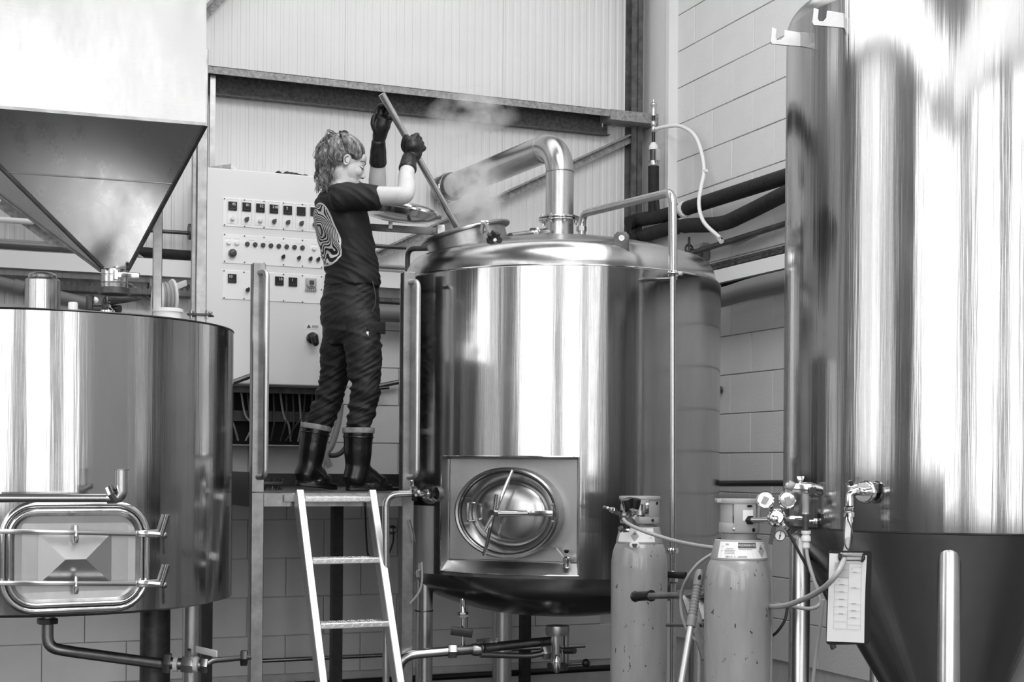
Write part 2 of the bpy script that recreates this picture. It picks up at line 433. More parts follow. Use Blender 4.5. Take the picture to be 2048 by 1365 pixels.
# sheeting rail: cold-rolled section across the back wall
z1 = pb(800, 173, 0.20).z
ra, rb_ = pb(1238, 230, 0.2).x, 5.2
t = thing('sheeting_rail', 'wide galvanised cladding rail running across the upper back wall', 'beam', RW @ V((2.0, 0.1, z1 - 0.2)))
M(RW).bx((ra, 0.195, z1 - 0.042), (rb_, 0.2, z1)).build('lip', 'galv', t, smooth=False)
M(RW).bx((ra, 0.0, z1 - 0.004), (rb_, 0.2, z1)).build('top_flange', 'galv_shaded', t, smooth=False)
M(RW).bx((ra, 0.03, z1 - 0.125), (rb_, 0.036, z1)).build('web', 'galv_shaded', t, smooth=False)
M(RW).bx((ra, 0.03, z1 - 0.125), (rb_, 0.075, z1 - 0.12)).build('bottom_flange', 'galv_shaded', t, smooth=False)
mb = M(RW); mb.bx((0.03, 0.05, z1 - 0.06), (ra + 0.06, 0.205, z1 + 0.003)); mb.build('end_cleat', 'galv', t, smooth=False)
for q in (0.02, 0.10): M(RW).cyl((ra - 0.03 + q, 0.11, z1 - 0.09), (ra - 0.03 + q, 0.11, z1 - 0.06), 0.006, n=6).build('bolt', 'chrome', t)
# stay rod hanging from the rail beside the hopper
p0, p1 = pb(425, 152, 0.14), pb(421, 335, 0.14)
single(M(RW).bar((p0.x, 0.14, p0.z), (p0.x, 0.14, p1.z - 0.3), 0.03, 0.03, (1, 0, 0)), 'hanging_strut', 'satin_steel', 'slim vertical steel strut hanging from the cladding rail above the cabinet', 'strut', smooth=False)
# diagonal bracing
def brace(p, q, label, w=0.055):
    p, q = V(p), V(q)
    single(M(RW).bar(p, q, 0.006, w, (0, 1, 0)).bar(p + V((0, 0.018, 0.02)), q + V((0, 0.018, 0.02)), 0.036, 0.005, (0, 1, 0)), 'wall_brace', 'galv', label, 'brace', smooth=False)
brace(pb(1276, 270, 0.06), pb(752, 512, 0.06), 'long diagonal angle brace rising to the corner column behind the vapour pipe')
brace(pb(0, 405, 0.06), pb(130, 497, 0.06), 'diagonal angle brace on the back wall under the hopper', 0.06)
brace(pb(255, 575, 0.05), pb(305, 610, 0.05), 'short diagonal brace low on the back wall behind the hose reel', 0.06)

# ------------------------------------------------------------------ services along the back wall
def wallrun(name, mat, y0, y1, x, b, dz, db, label, cat, a0, a1, **kw):
    zt, zb = pb(x, y0, b + db).z, pb(x, y1, b + db).z
    return single(M(RW).bx((a0, b, zb), (a1, b + db, zt)), name, mat, label, cat, smooth=False, **kw)
aL, aR = 4.6, pb(700, 560, 0.1).x
wallrun('cable_trunking', 'trunking', 503, 538, 60, 0.03, 0, 0.09, 'white cable trunking on the back wall left of the control cabinet', 'trunking', aL, pb(386, 550, 0.1).x)
wallrun('cable_trunking', 'trunking', 545, 576, 780, 0.03, 0, 0.09, 'short white trunking on the back wall between brewer and copper', 'trunking', pb(740, 560, .1).x, 0.42)
def tray(x, y0, y1, a0, a1, b, label):
    zt, zb = pb(x, y0, b).z, pb(x, y1, b).z; h = zt - zb
    t = thing('cable_tray', label, 'cable tray', RW @ V(((a0 + a1) / 2, b, zb)))
    mb = M(RW); mb.bx((a0, b - 0.1, zb), (a1, b - 0.097, zt)); mb.bx((a0, b - 0.1, zb), (a1, b, zb + 0.003))
    x_ = a0
    while x_ < a1:                                     # slotted front return
        mb.bx((x_, b - 0.003, zb), (min(a1, x_ + 0.03), b, zb + h * 0.42)); mb.bx((x_ + 0.008, b - 0.003, zb + h * 0.42), (min(a1, x_ + 0.022), b, zb + h * 0.6)); x_ += 0.031
    mb.build('slotted_channel', 'dark_steel', t, smooth=False)
    mb = M(RW)
    for q in range(4): mb.tube([V((a0 + (a1 - a0) * u, b - 0.03 - 0.015 * q, zb + 0.012 + random.uniform(0, .006))) for u in (0, .25, .5, .75, 1)], 0.007, 6, smooth=4)
    mb.build('cable_run', 'cable', t)
tray(60, 548, 578, pb(386, 560, .14).x, aL, 0.14, 'slotted steel cable tray on the back wall behind the mash tun')
tray(780, 592, 605, 0.45, pb(740, 600, .14).x, 0.14, 'slotted cable tray on the back wall between brewer and copper')
for i, (yy, r, mt, lb) in enumerate(((486, .011, 'cable_grey', 'upper grey cable in the bundle above the left trunking'), (491, .012, 'cable_grey', 'middle grey cable in the bundle above the left trunking'), (497, .014, 'cable', 'lowest black cable in the bundle above the left trunking'))):
    p = pb(60, yy, 0.05)
    single(M(RW).cyl((pb(384, 500, .05).x, 0.05 + i * .004, p.z), (aL, 0.05 + i * .004, p.z + .004), r, n=8), 'wall_cable', mt, lb, 'cable')
p = pb(20, 441, 0.12)
single(M(RW).cyl((p.x - 0.12, 0.12, p.z), (aL + .2, 0.12, p.z), 0.016, n=12), 'wall_conduit', 'light_plastic', 'white pipe end on the back wall at far left below the hopper', 'pipe')
p = pb(340, 464, 0.1)
single(M(RW).cyl((pb(384, 466, .1).x, .1, p.z), (pb(296, 463, .1).x, .1, p.z), .011, n=10), 'wall_rod', 'dark_steel', 'thin dark rod on the back wall joining the cabinet side', 'rod')
p = pb(384, 464, 0.1); single(M(RW).cyl((p.x - .004, .1, p.z), (p.x + .02, .1, p.z), .045, n=16), 'rod_flange', 'dark_steel', 'round dark flange where the thin rod meets the cabinet side', 'flange')
p = pb(340, 508, 0.08)
single(M(RW).tube([(pb(384, 510, .08).x, .08, p.z), (pb(340, 508, .08).x, .08, p.z), (pb(270, 500, .08).x, .08, p.z + .004)], .026, 10, smooth=4), 'lagged_cable_bundle', 'insulation', 'thick black taped bundle on the wall beside the hopper posts', 'cable')
mb = M(); mb.tube([RW @ pb(*q, 0.09) for q in ((268, 505), (288, 520), (300, 540), (303, 580))], .009, 8, smooth=5)
single(mb, 'loose_cable', 'cable_grey', 'grey cable drooping from the trunking behind the hopper outlet', 'cable')
# soil pipe sloping behind the mash tun
A, B = pb(-20, 562, .16), pb(190, 612, .16)
t = thing('waste_pipe', 'grey plastic waste pipe sloping down the wall behind the mash tun', 'pipe', RW @ B)
M(RW).cyl(A, B, .036, n=16).build('pipe', 'pipe_grey', t)
m1 = A.lerp(B, .22); M(RW).cyl(m1, m1 + (B - A).normalized() * .05, .042, n=16).build('coupling', 'pipe_grey', t)
A, B = pb(790, 620, .16), pb(700, 632, .16)
p = pb(1480, 575, .1)
single(M(RW).cyl((pb(700, 625, .16).x, .16, pb(780, 627, .16).z), (0.12, .16, pb(780, 627, .16).z), .052, n=18), 'waste_pipe', 'pipe_grey', 'fat grey waste pipe on the back wall behind the brewer\'s hips', 'pipe')
p = pb(780, 770, .05)
single(M(RW).cyl(pb(730, 778, .05), pb(800, 764, .05), .014, n=8), 'sloping_bar', 'dark_steel', 'dark bar sloping across the blockwork behind the brewer\'s knees', 'bar')
single(M(RW).cyl(pb(740, 779, .09), pb(778, 776, .09), .009, n=8), 'short_bar', 'black_plastic', 'short black bar below the sloping bar behind the brewer', 'bar')
single(M(RW).cyl(pb(464, 766, .5), pb(502, 752, .5), .014, n=8), 'sloping_bar', 'dark_steel', 'dark bar between mash tun and left platform post', 'bar')
# low services on the back wall under the platform
for yy, r, lb in ((1317, .012, 'thin steel pipe running low along the back wall behind the ladder'),):
    z = pb(600, yy, .4).z; single(M(RW).cyl((0.6, .4, z), (pb(500, yy, .4).x, .4, z - .006), r, n=10), 'low_pipe', 'pipe_steel', lb, 'pipe')
z = pb(900, 1352, .06).z; single(M(RW).cyl((0.1, .06, z), (4.0, .06, z - .02), .02, n=10), 'skirting_pipe', 'black_plastic', 'black pipe low on the back wall under the copper', 'pipe')
p = pb(782, 1060, .06); t = thing('pipe_spigot', 'small round steel spigot on the blockwork right of the ladder', 'fitting', RW @ p)
M(RW).lathe([(0.001, 0), (.022, 0), (.03, .02), (.026, .04), (.012, .05), (.001, .05)], p, (0, 1, 0), 14).build('cap', 'satin_steel', t); M(RW).cyl(p - V((0.05, 0, 0)), p, .014, n=10).build('spindle', 'satin_steel', t)
mb = M(); mb.tube([RW @ pb(*q, 0.07) for q in ((787, 1065), (786, 1085), (777, 1110))], .006, 6, smooth=5); single(mb, 'loose_cable', 'cable', 'short black cable hanging from the steel wall spigot', 'cable')
mb = M(); mb.tube([RW @ pb(*q, 0.07) for q in ((730, 1010), (733, 1080), (737, 1112), (752, 1127))], .006, 6, smooth=5); single(mb, 'loose_cable', 'cable', 'black cable hanging under the platform behind the ladder', 'cable')

# ------------------------------------------------------------------ services along the right-hand wall
def rightrun(name, mat, pts, r, a, label, cat, n=14, smooth=0, **kw):
    mb = M(RW); mb.tube([pa(x, y, a) for x, y in pts], r, n, smooth=smooth); return single(mb, name, mat, label, cat, **kw)
def lagged(pts, label):
    mb = M(RW); mb.tube([pb(x, y, c) if k else pa(x, y, c) for x, y, c, k in pts], .043, 14, smooth=5); single(mb, 'lagged_pipe', 'insulation', label, 'pipe')
lagged([(1256, 447, .12, 1), (1278, 440, .14, 1), (1325, 432, .13, 0), (1370, 418, .10, 0), (1470, 386, .10, 0), (1570, 354, .10, 0), (1640, 332, .10, 0)], 'upper black lagged pipe on the block wall below the white hose')
lagged([(1260, 480, .12, 1), (1282, 474, .14, 1), (1325, 461, .13, 0), (1366, 452, .12, 0), (1440, 448, .12, 0), (1490, 428, .12, 0), (1570, 388, .12, 0), (1640, 356, .12, 0)], 'lower black lagged pipe on the block wall curving beside the copper dome')
for (x, y, lb) in ((1369, 419, 'pale pipe collar on the upper lagged pipe'), (1368, 452, 'pale pipe collar on the lower lagged pipe')):
    p = pa(x, y, .11); mb = M(RW); mb.cyl(p - V((0, .014, 0)), p + V((0, .014, 0)), .048, n=16); single(mb, 'pipe_collar', 'light_plastic', lb, 'collar')
rightrun('steel_conduit', 'dark_steel', [(1340, 520), (1570, 448), (1640, 426)], .016, .09, 'dark round conduit rising along the block wall above the slotted tray', 'pipe', n=10)
p = pa(1378, 498, .09); t = thing('pipe_clip', 'small dark pipe clip holding the conduit beside the copper dome', 'clip', RW @ p)
M(RW).torus(p, .024, .007, (0, 1, 0), 16, 6).build('ring', 'dark_steel', t); M(RW).cyl(p + V((0, 0, -.07)), p + V((0, 0, .07)), .008, n=8).build('bolt', 'dark_steel', t)
q = pa(1404, 505, .02); M(RW).bx(q - V((.02, .05, .05)), q + V((.02, .05, .05))).build('wall_plate', 'satin_steel', t, smooth=False)
M(RW).cyl(q, V((p.x, p.y, p.z)), .007, n=6).build('stem', 'dark_steel', t)
# slotted tray and trunking
def rslab(name, mat, x, y0, y1, a0, a1, label, cat, b0=0.45, b1=4.6):
    zt, zb = pa(x, y0, a1).z, pa(x, y1, a1).z; return single(M(RW).bx((a0, b0, zb), (a1, b1, zt)), name, mat, label, cat, smooth=False)
zt, zb = pa(1500, 508, .06).z, pa(1500, 522, .06).z
t = thing('cable_tray', 'slotted cable tray on the block wall above the white trunking', 'cable tray', RW @ V((.04, 2, zb)))
mb = M(RW); mb.bx((0, .42, zb), (.004, 4.6, zt)); b_ = .42
while b_ < 4.4:
    mb.bx((.05, b_, zb), (.054, b_ + .07, zb + .018)); mb.bx((.05, b_, zt - .014), (.054, b_ + .07, zt)); mb.bx((.05, b_, zb), (.054, b_ + .022, zt)); b_ += .07
mb.bx((0, .42, zb), (.054, 4.6, zb + .003)); mb.build('slotted_channel', 'dark_steel', t, smooth=False)
mb = M(RW)
for q in range(3): mb.cyl((.02 + .01 * q, .42, zb + .012), (.02 + .01 * q, 4.6, zb + .012), .006, n=6)
mb.build('cable_run', 'cable', t)
rslab('cable_trunking', 'trunking', 1500, 524, 552, 0.0, .10, 'white cable trunking on the block wall right of the copper', 'trunking')
rslab('shaded_gap_strip', 'black_void', 1500, 554, 572, 0.0, .06, 'black strip for the shaded gap below the white trunking right of the copper', 'cable tray')  # black slab painted in for the shade between trunking and waste pipe
rightrun('waste_pipe', 'pipe_grey', [(1400, 606), (1455, 592), (1500, 578), (1570, 562), (1700, 536)], .055, .13, 'fat grey waste pipe on the block wall right of the copper', 'pipe', smooth=5)
rightrun('skirting_pipe', 'black_plastic', [(1410, 968), (1600, 967)], .018, .05, 'black pipe low on the block wall between copper and fermenter', 'pipe', n=10)
p = pa(1442, 780, .0); single(M(RW).lathe([(.001, .02), (.016, .02), (.02, 0)], p, (1, 0, 0), 8), 'wall_bolt', 'dark_steel', 'single dark bolt head on the block wall beside the copper', 'bolt')
# riser with valve and air vent in the corner
def q_(x, y): return pa(x, y, .13)
t = thing('vent_riser', 'black lagged riser pipe with valve and air vent on the corner casing', 'pipe', RW @ q_(1307, 428))
M(RW).cyl(q_(1307, 432), q_(1307, 333), .034, n=16).build('lagging', 'insulation', t)
M(RW).limb([q_(1316, 425), q_(1312, 395), q_(1309, 370)], [.014, .018, .014], 8).build('branch', 'insulation', t)
M(RW).lathe([(.001, 0), (.027, 0), (.03, .01), (.03, .03), (.026, .035), (.001, .035)], q_(1307, 333), (0, 0, 1), 14).build('lower_collar', 'brass', t)
M(RW).cyl(q_(1307, 325), q_(1307, 299), .022, n=12).build('ball_valve', 'dark_steel', t)
M(RW).box(q_(1316, 310), (.03, .02, .075)).build('lever', 'grey_plastic', t, bev=.006)
M(RW).lathe([(.001, 0), (.029, 0), (.029, .02), (.014, .045), (.001, .045)], q_(1307, 300), (0, 0, 1), 14).build('upper_collar', 'light_plastic', t)
M(RW).cyl(q_(1307, 290), q_(1307, 232), .011, n=10).build('stem_pipe', 'black_plastic', t)
M(RW).lathe([(.012, 0), (.018, .01), (.018, .03), (.012, .035), (.018, .045), (.018, .06), (.012, .07)], q_(1307, 265), (0, 0, 1), 12).build('tee', 'brass', t)
M(RW).lathe([(.001, 0), (.015, 0), (.017, .02), (.017, .06), (.02, .065), (.02, .075), (.008, .085), (.008, .1), (.001, .1)], q_(1307, 232), (0, 0, 1), 12).build('air_vent', 'brass', t)
mb = M(); mb.tube([RW @ pa(x, y, a) for x, y, a in ((1312, 258, .13), (1335, 253, .10), (1362, 253, .06), (1388, 270, .05), (1402, 302, .05), (1408, 342, .05), (1402, 375, .10), (1398, 410, .17), (1408, 445, .2), (1440, 476, .17))], .0115, 10, smooth=8)
single(mb, 'white_hose', 'hose_white', 'thin white plastic hose looping down the block wall from the riser', 'hose')
p = pa(1409, 343, .05); single(M(RW).box(p, (.02, .05, .018)), 'hose_clip', 'light_plastic', 'tiny white clip holding the white hose to the wall', 'clip', bev=.003)
p = pa(1438, 474, .165); single(M(RW).cyl(p + V((0, -.03, .02)), p + V((0, .03, -.03)), .015, n=10), 'hose_tail', 'chrome', 'small metal hose tail at the end of the white hose', 'fitting')
mb = M(); mb.tube([RW @ pa(x, y, .05) for x, y in ((1440, 480), (1458, 486), (1476, 486), (1498, 476), (1512, 470))], .012, 8, smooth=6); single(mb, 'hose_tail_loop', 'hose_grey', 'short grey hose loop on the block wall beneath the conduit', 'hose')
# ================================================================== copper (middle tank with manway and vapour pipe)
TC = V((0.229, 7.15, 0)); RC = 0.7865; ZT, ZBt = 2.412, 1.034
copper = thing('brew_copper', 'tall stainless brewing copper in the middle with domed top and oval hatch', 'tank', TC)
def cp(phi, r, z): return TC + V((r * sin(phi), -r * cos(phi), z))
pA, pB, hz1, hz2 = radians(-44.4), radians(4.8), 1.05, 1.573
angs = sorted(set([pA, pB] + [2 * pi * i / 180 - pi for i in range(180)]))
angs = [a for a in angs if all(abs(a - q) > .004 or a == q for q in (pA, pB))]
def shell(T, R, levels, cut, mb, inset=0.0):
    n = len(angs); vs = []; fs = []
    for z in levels:
        for a in angs: vs.append(T + V((R * sin(a), -R * cos(a), z)))
    for i in range(len(levels) - 1):
        for j in range(n):
            if cut and cut[0] <= angs[j] < cut[1] - 1e-6 and levels[i] >= cut[2] - 1e-6 and levels[i + 1] <= cut[3] + 1e-6: continue
            k = (j + 1) % n; fs.append((i * n + j, i * n + k, (i + 1) * n + k, (i + 1) * n + j))
    return mb.add(vs, fs)
mb = shell(TC, RC, [ZBt, hz1, hz2, 2.0, ZT], (pA, pB, hz1, hz2), M())
mb.lathe([(RC, ZT), (RC - .004, ZT + .004), (RC * .965, ZT + .012)], TC, n=120)
mb.lathe([(RC, ZBt), (RC - .06, ZBt + .002)], TC, n=120)
mb.build('shell', 'tank_steel', copper, ang=30)
# domed top: knuckle and crown
RD = RC * .972; prof = []
for i in range(13):
    t_ = i / 12 * radians(66); prof.append((RD - .10 + .10 * cos(t_), ZT + .008 + .125 * sin(t_)))
r0, z0 = prof[-1]
for i in range(1, 13):
    u = i / 12; r = r0 * (1 - u) + .001; prof.append((r, z0 + .118 * (1 - (r / r0) ** 2)))
def dome_z(r):
    for (ra_, za), (rb2, zb2) in zip(prof, prof[1:]):
        if rb2 <= r <= ra_: return za + (zb2 - za) * (ra_ - r) / max(1e-6, ra_ - rb2)
    return prof[-1][1]
def dome_hit(x, y):                                    # first point of the dome under a pixel
    D = 6.2
    while D < 7.3:
        p = px(x, y, D); r = sqrt((p.x - TC.x) ** 2 + (p.y - TC.y) ** 2)
        if r < RD and p.z <= dome_z(r): return p
        D += .004
    return p
M().lathe(prof, TC, n=120).build('domed_top', 'dish_steel', copper, ang=50)
M().torus(TC + V((0, 0, ZT + .006)), RC - .008, .004, n=120, k=6).build('top_weld', 'polished', copper)
# dished bottom
prof2 = [(RC - .03, ZBt + .002), (RC - .05, ZBt - .05)]
for i in range(1, 11):
    u = i / 10; prof2.append(((RC - .06) * (1 - u) ** .8 + .001, ZBt - .07 - .16 * (1 - (1 - u) ** 2)))
M().lathe(prof2, TC, n=96).build('dished_bottom', 'dish_steel', copper, ang=50)
# recessed hatch panel
pc = (pA + pB) / 2; hn = V((sin(pc), -cos(pc), 0)); hu = V((cos(pc), sin(pc), 0)); UZ = V((0, 0, 1))
hd = .672; hw = RC * sin((pB - pA) / 2)
iw = hw - .022
def hp(u, z, d=0.0): return TC + hn * (hd + d) + hu * u + UZ * z
mb = M(); zi1, zi2 = hz1 + .055, hz2 - .012
mb.add([hp(-iw, zi1), hp(iw, zi1), hp(iw, zi2), hp(-iw, zi2)], [(0, 1, 2, 3)]).build('hatch_panel', 'satin_sheet', copper, smooth=False)
mb = M(); L0, L1, R0, R1 = cp(pA, RC, hz1), cp(pA, RC, hz2), cp(pB, RC, hz1), cp(pB, RC, hz2)
mb.add([L0, L1, hp(-iw, zi2), hp(-iw, zi1), R0, R1, hp(iw, zi2), hp(iw, zi1)], [(0, 1, 2, 3), (4, 7, 6, 5)])
arc = [pA + (pB - pA) * i / 24 for i in range(25)]
for zz, zi in ((hz1, zi1), (hz2, zi2)):
    vs = [cp(a, RC, zz) for a in arc] + [hp(-iw + 2 * iw * i / 24, zi) for i in range(25)]
    mb.add(vs, [(i, i + 1, 26 + i, 25 + i) for i in range(24)])
mb.build('hatch_reveal', 'satin_sheet', copper, ang=25)
mb = M(); mb.cyl(hp(-iw + .002, zi1, .003), hp(-iw + .002, zi2, .003), .0035, n=6); mb.cyl(hp(-iw, zi1, .003), hp(iw, zi1, .003), .003, n=6); mb.build('weld_bead', 'polished', copper)
mb = M(); mb.tube([L0 + hn * .002, L1 + hn * .002] + [cp(a, RC + .001, hz2) for a in arc[1:-1]] + [R1, R0] + [cp(a, RC + .001, hz1) for a in arc[::-1]], .0035, 6); mb.build('hatch_edge', 'polished', copper)
# oval manway
hc = px(1009, 1027, 6.42); hcu, hcz = (hc - TC).dot(hu), hc.z
mwA, mwB = .247, .203
def ov(k, d, n=56): return [hp(hcu + mwA * k * cos(2 * pi * j / n), hcz + mwB * k * sin(2 * pi * j / n), d) for j in range(n)]
M().rings([ov(1.0, 0), ov(1.0, .085), ov(.965, .092), ov(.93, .088), ov(.93, .03)], cap=False).build('manway_collar', 'satin_steel', copper, ang=40)
M().rings([ov(.935, .075), ov(.90, .066), ov(.74, .020)], cap=False).build('manway_seat', 'dish_steel', copper, ang=40)
md = M().rings([ov(.75, .016), ov(.735, .028), ov(.65, .042), ov(.5, .056), ov(.3, .066), ov(.12, .070), ov(.004, .071)], cap=True).build('manway_door', 'dish_steel', copper, ang=60)
M().torus(hp(hcu, hcz, .066), .225, .004, hn, 56, 6, mwA / .25, mwB / .25, hu).build('door_gasket', 'black_plastic', copper)
def hq(x, y, d=.10):                                  # point above the hatch panel under a pixel
    o = V((0, 0, CZ)); r = ray(x, y); pl = TC + hn * (hd + d); k = (pl - o).dot(hn) / r.dot(hn); return o + r * k
M().tube([hq(1025, 941, .1), hq(1012, 972, .115), hq(995, 1015, .13), hq(985, 1040, .13), hq(975, 1085, .11), hq(968, 1112, .1)], .0085, 8, smooth=4).build('yoke_bar', 'polished', copper)
bs = M().cyl(hq(983, 1028, .165), hq(1000, 1027, .10), .017, n=14).build('spindle', 'polished', copper)
M().cyl(hq(993, 990, .17), hq(989, 1021, .165), .0095, n=10).cyl(hq(986, 1032, .165), hq(969, 1063, .17), .0085, n=10).build('tee_handle', 'polished', bs)
M().cyl(hq(996, 1027, .13), hq(1034, 1027, .11), .0135, n=12).cyl(hq(1034, 1027, .11), hq(1056, 1027, .10), .011, n=12).build('hinge_rod', 'polished', copper)
M().bar(hq(1053, 1027, .1), hq(1106, 1028, .1), .012, .026, hn).build('hinge_arm', 'polished', copper, bev=.003)
M().cyl(hq(1111, 1006, .06), hq(1111, 1049, .06), .012, n=12).build('hinge_pin', 'satin_steel', copper)
for yy in (1010, 1044): M().box(hq(1112, yy, .05), (.03, .05, .012), Matrix((hu, hn, UZ)).transposed()).build('hinge_knuckle', 'satin_steel', copper, bev=.003)
M().tube([hq(949, 1007, .05), hq(935, 1007, .085), hq(935, 1044, .085), hq(949, 1042, .05)], .006, 8, bend=.015).build('door_handle', 'polished', md)
tp = M().cyl(hq(1131, 1122, .0), hq(1134, 1122, .05), .012, n=10).build('sample_tap', 'satin_steel', copper)
M().bar(hq(1131, 1120, .045), hq(1113, 1098, .055), .012, .004, hn).bar(hq(1114, 1097, .055), hq(1080, 1096, .06), .012, .004, hn).build('tap_lever', 'polished', tp)
M().lathe([(.006, 0), (.012, .006), (.012, .03), (.016, .035), (.016, .045), (.009, .05)], hq(1133, 1137, .05), (0, 0, 1), 10).build('tap_spout', 'chrome', tp)
M().lathe([(.001, 0), (.008, 0), (.012, .012), (.004, .016), (.001, .016)], hq(1133, 1107, .05), (0, 0, 1), 8).build('tap_cap', 'black_plastic', tp)
# tilted manway collar on the dome with rim, clamp knobs, hinge
tl = radians(15.5); mn = V((-sin(tl), -.03, cos(tl))).normalized(); mc = px(930, 466, 6.98)
mu = V((cos(tl), 0, sin(tl)))
mb = M(); mb.lathe([(.193, -.20), (.193, 0.0), (.189, 0.0), (.189, -.20)], mc, mn, 64).build('top_manway_collar', 'satin_steel', copper)
M().lathe([(.189, -.012), (.193, .002), (.212, .006), (.221, .001), (.223, -.006), (.219, -.012), (.206, -.010), (.193, -.014)], mc, mn, 64).build('top_manway_rim', 'satin_steel', copper)
M().torus(mc - mn * .125, .194, .004, mn, 60, 6).build('collar_weld', 'polished', copper)
def clamp(pt, kn, par):
    c = M().cyl(pt + V((-.016, 0, .012)), pt + V((.016, -.004, .012)), .009, n=8).cyl(pt + V((-.012, 0, -.04)), pt + V((-.012, 0, .014)), .007, n=8).cyl(pt + V((.012, 0, -.04)), pt + V((.012, 0, .014)), .007, n=8).build('clamp_bolt', 'chrome', par)
    d = (kn - pt).normalized()
    M().cyl(pt + V((0, -.005, .01)), kn, .0085, n=8).build('clamp_rod', 'polished', c)
    mb = M(); x, y, z = frame(d)
    rs = []
    for zz, rr in ((-.022, .02), (-.018, .03), (.012, .032), (.018, .027), (.02, .012)):
        rs.append([kn + d * zz + (x * cos(2 * pi * j / 42) + y * sin(2 * pi * j / 42)) * (rr * (1 + .16 * cos(7 * 2 * pi * j / 42))) for j in range(42)])
    mb.rings(rs).build('clamp_knob', 'black_plastic', c); M().cyl(kn + d * .018, kn + d * .023, .008, n=12).build('knob_insert', 'chrome', c)
clamp(px(970, 450, 6.74), px(988, 477, 6.56), copper)
M().box(px(967, 458, 6.755), (.03, .02, .03)).build('clamp_bracket', 'satin_steel', copper, bev=.003)
# swung-open lid on its arm
lc = px(790, 428, 7.06); ln = V((.13, -.02, .99)).normalized()
lid = thing('manway_lid', 'open round stainless lid swung aside on its arm behind the brewer', 'lid', lc - V((0, 0, .04)))
M().lathe([(.001, -.032), (.10, -.028), (.17, -.014), (.208, .004), (.228, .006), (.232, .014), (.228, .022), (.208, .020), (.17, .006), (.10, -.010), (.001, -.014)], lc, ln, 64).build('lid_dish', 'polished', lid, ang=50)
M().torus(lc + ln * .03, .19, .008, ln, 48, 8).build('lid_seal_ring', 'satin_steel', lid)
M().bar(px(700, 452, 6.95), px(884, 464, 6.95), .012, .034, (0, 1, 0)).build('lid_arm', 'dark_steel', lid, bev=.002)
M().box(px(781, 451, 6.935), (.02, .012, .036)).build('lid_arm_bolt_plate', 'satin_steel', lid, bev=.002)
M().prism([(-.012, -.03), (.03, -.03), (.022, .03), (-.012, .03)], px(880, 463, 6.94), (1, 0, 0), (0, 0, 1), .03).build('lid_hinge', 'satin_steel', lid, bev=.003)
M().cyl(px(868, 462, 6.93), px(868, 462, 6.90), .008, n=8).build('lid_hinge_pin', 'chrome', lid)
# steam vapour stack
vx = px(1119, 440, 7.70); ve = RW @ pb(884, 382, 0.03); zv = px(1119, 345, 7.7).z + .15
stk = thing('vapour_pipe', 'wide stainless vapour pipe bending from the copper dome to the back wall', 'pipe', V((vx.x, vx.y, 2.4)))
rp = 28 / F * 7.70
top = V((vx.x, vx.y, zv)); hdv = (V((ve.x, ve.y, zv)) - top).normalized()
M().cyl((vx.x, vx.y, 2.42), (vx.x, vx.y, px(1119, 440, 7.7).z), rp, n=40, cap=False).build('spigot', 'pipe_steel', stk)
zs = px(1119, 345, 7.7).z
M().cyl((vx.x, vx.y, px(1119, 436, 7.7).z), (vx.x, vx.y, zs), rp, n=40, cap=False).build('upright', 'pipe_steel', stk)
be = zv - zs; arcp = []
for i in range(15):
    t_ = pi / 2 * i / 14; arcp.append(V((vx.x, vx.y, zs)) + UZ * (be * sin(t_)) + hdv * (be * (1 - cos(t_))))
M().tube(arcp, rp, 40, cap=False).build('elbow', 'pipe_steel', stk, ang=60)
hdr = (ve - arcp[-1]).normalized()
M().cyl(arcp[-1], ve, rp, n=40, cap=False).build('horizontal_run', 'pipe_steel', stk)
for c, d in ((V((vx.x, vx.y, zs)), UZ), (arcp[-1], hdv)): M().torus(c, rp, .0025, d, 40, 6).build('weld_bead', 'satin_steel', stk)
hdv = hdr; e_ = ve; M().cyl(e_ - hdv * .13, e_ - hdv * .02, rp + .010, n=36, cap=True).build('rubber_coupling', 'rubber', stk)
for q in (.115, .035): M().torus(e_ - hdv * q, rp + .011, .006, hdv, 36, 6).build('band_clip', 'chrome', stk)
fz = px(1119, 440, 7.7).z
for q in (-.011, .003): M().lathe([(rp, 0), (rp + .033, 0), (rp + .036, .003), (rp + .036, .008), (rp + .033, .010), (rp, .010)], (vx.x, vx.y, fz + q), n=48).build('flange', 'polished', stk)
for i in range(8):
    a = 2 * pi * (i + .3) / 8; c = V((vx.x + (rp + .021) * cos(a), vx.y + (rp + .021) * sin(a), fz)); M().cyl(c - UZ * .024, c + UZ * .022, .007, n=6).build('flange_bolt', 'chrome', stk)
# lifting lug
lq0 = dome_hit(1243, 496); lp = V((lq0.x, lq0.y + .004, lq0.z + .036))
pts = [(-.034, -.055), (.034, -.055), (.034, .02), (.02, .036), (-.02, .036), (-.034, .02)]
mb = M(); hole = [(.0115 * cos(2 * pi * j / 12), .006 + .0115 * sin(2 * pi * j / 12)) for j in range(12)]
lg = mb.prism(pts, lp, (1, 0, 0), (0, 0, 1), .01).build('lifting_lug', 'dark_steel', copper, bev=.002)
M().lathe([(.008, -.006), (.013, -.006), (.013, .006), (.008, .006)], lp + V((0, 0, .008)), (0, 1, 0), 16).build('lug_eye', 'label_white', lg)
M().cyl(lp + V((0, -.0056, .008)), lp + V((0, .0056, .008)), .009, n=14).build('lug_hole', 'panel_white', lg)
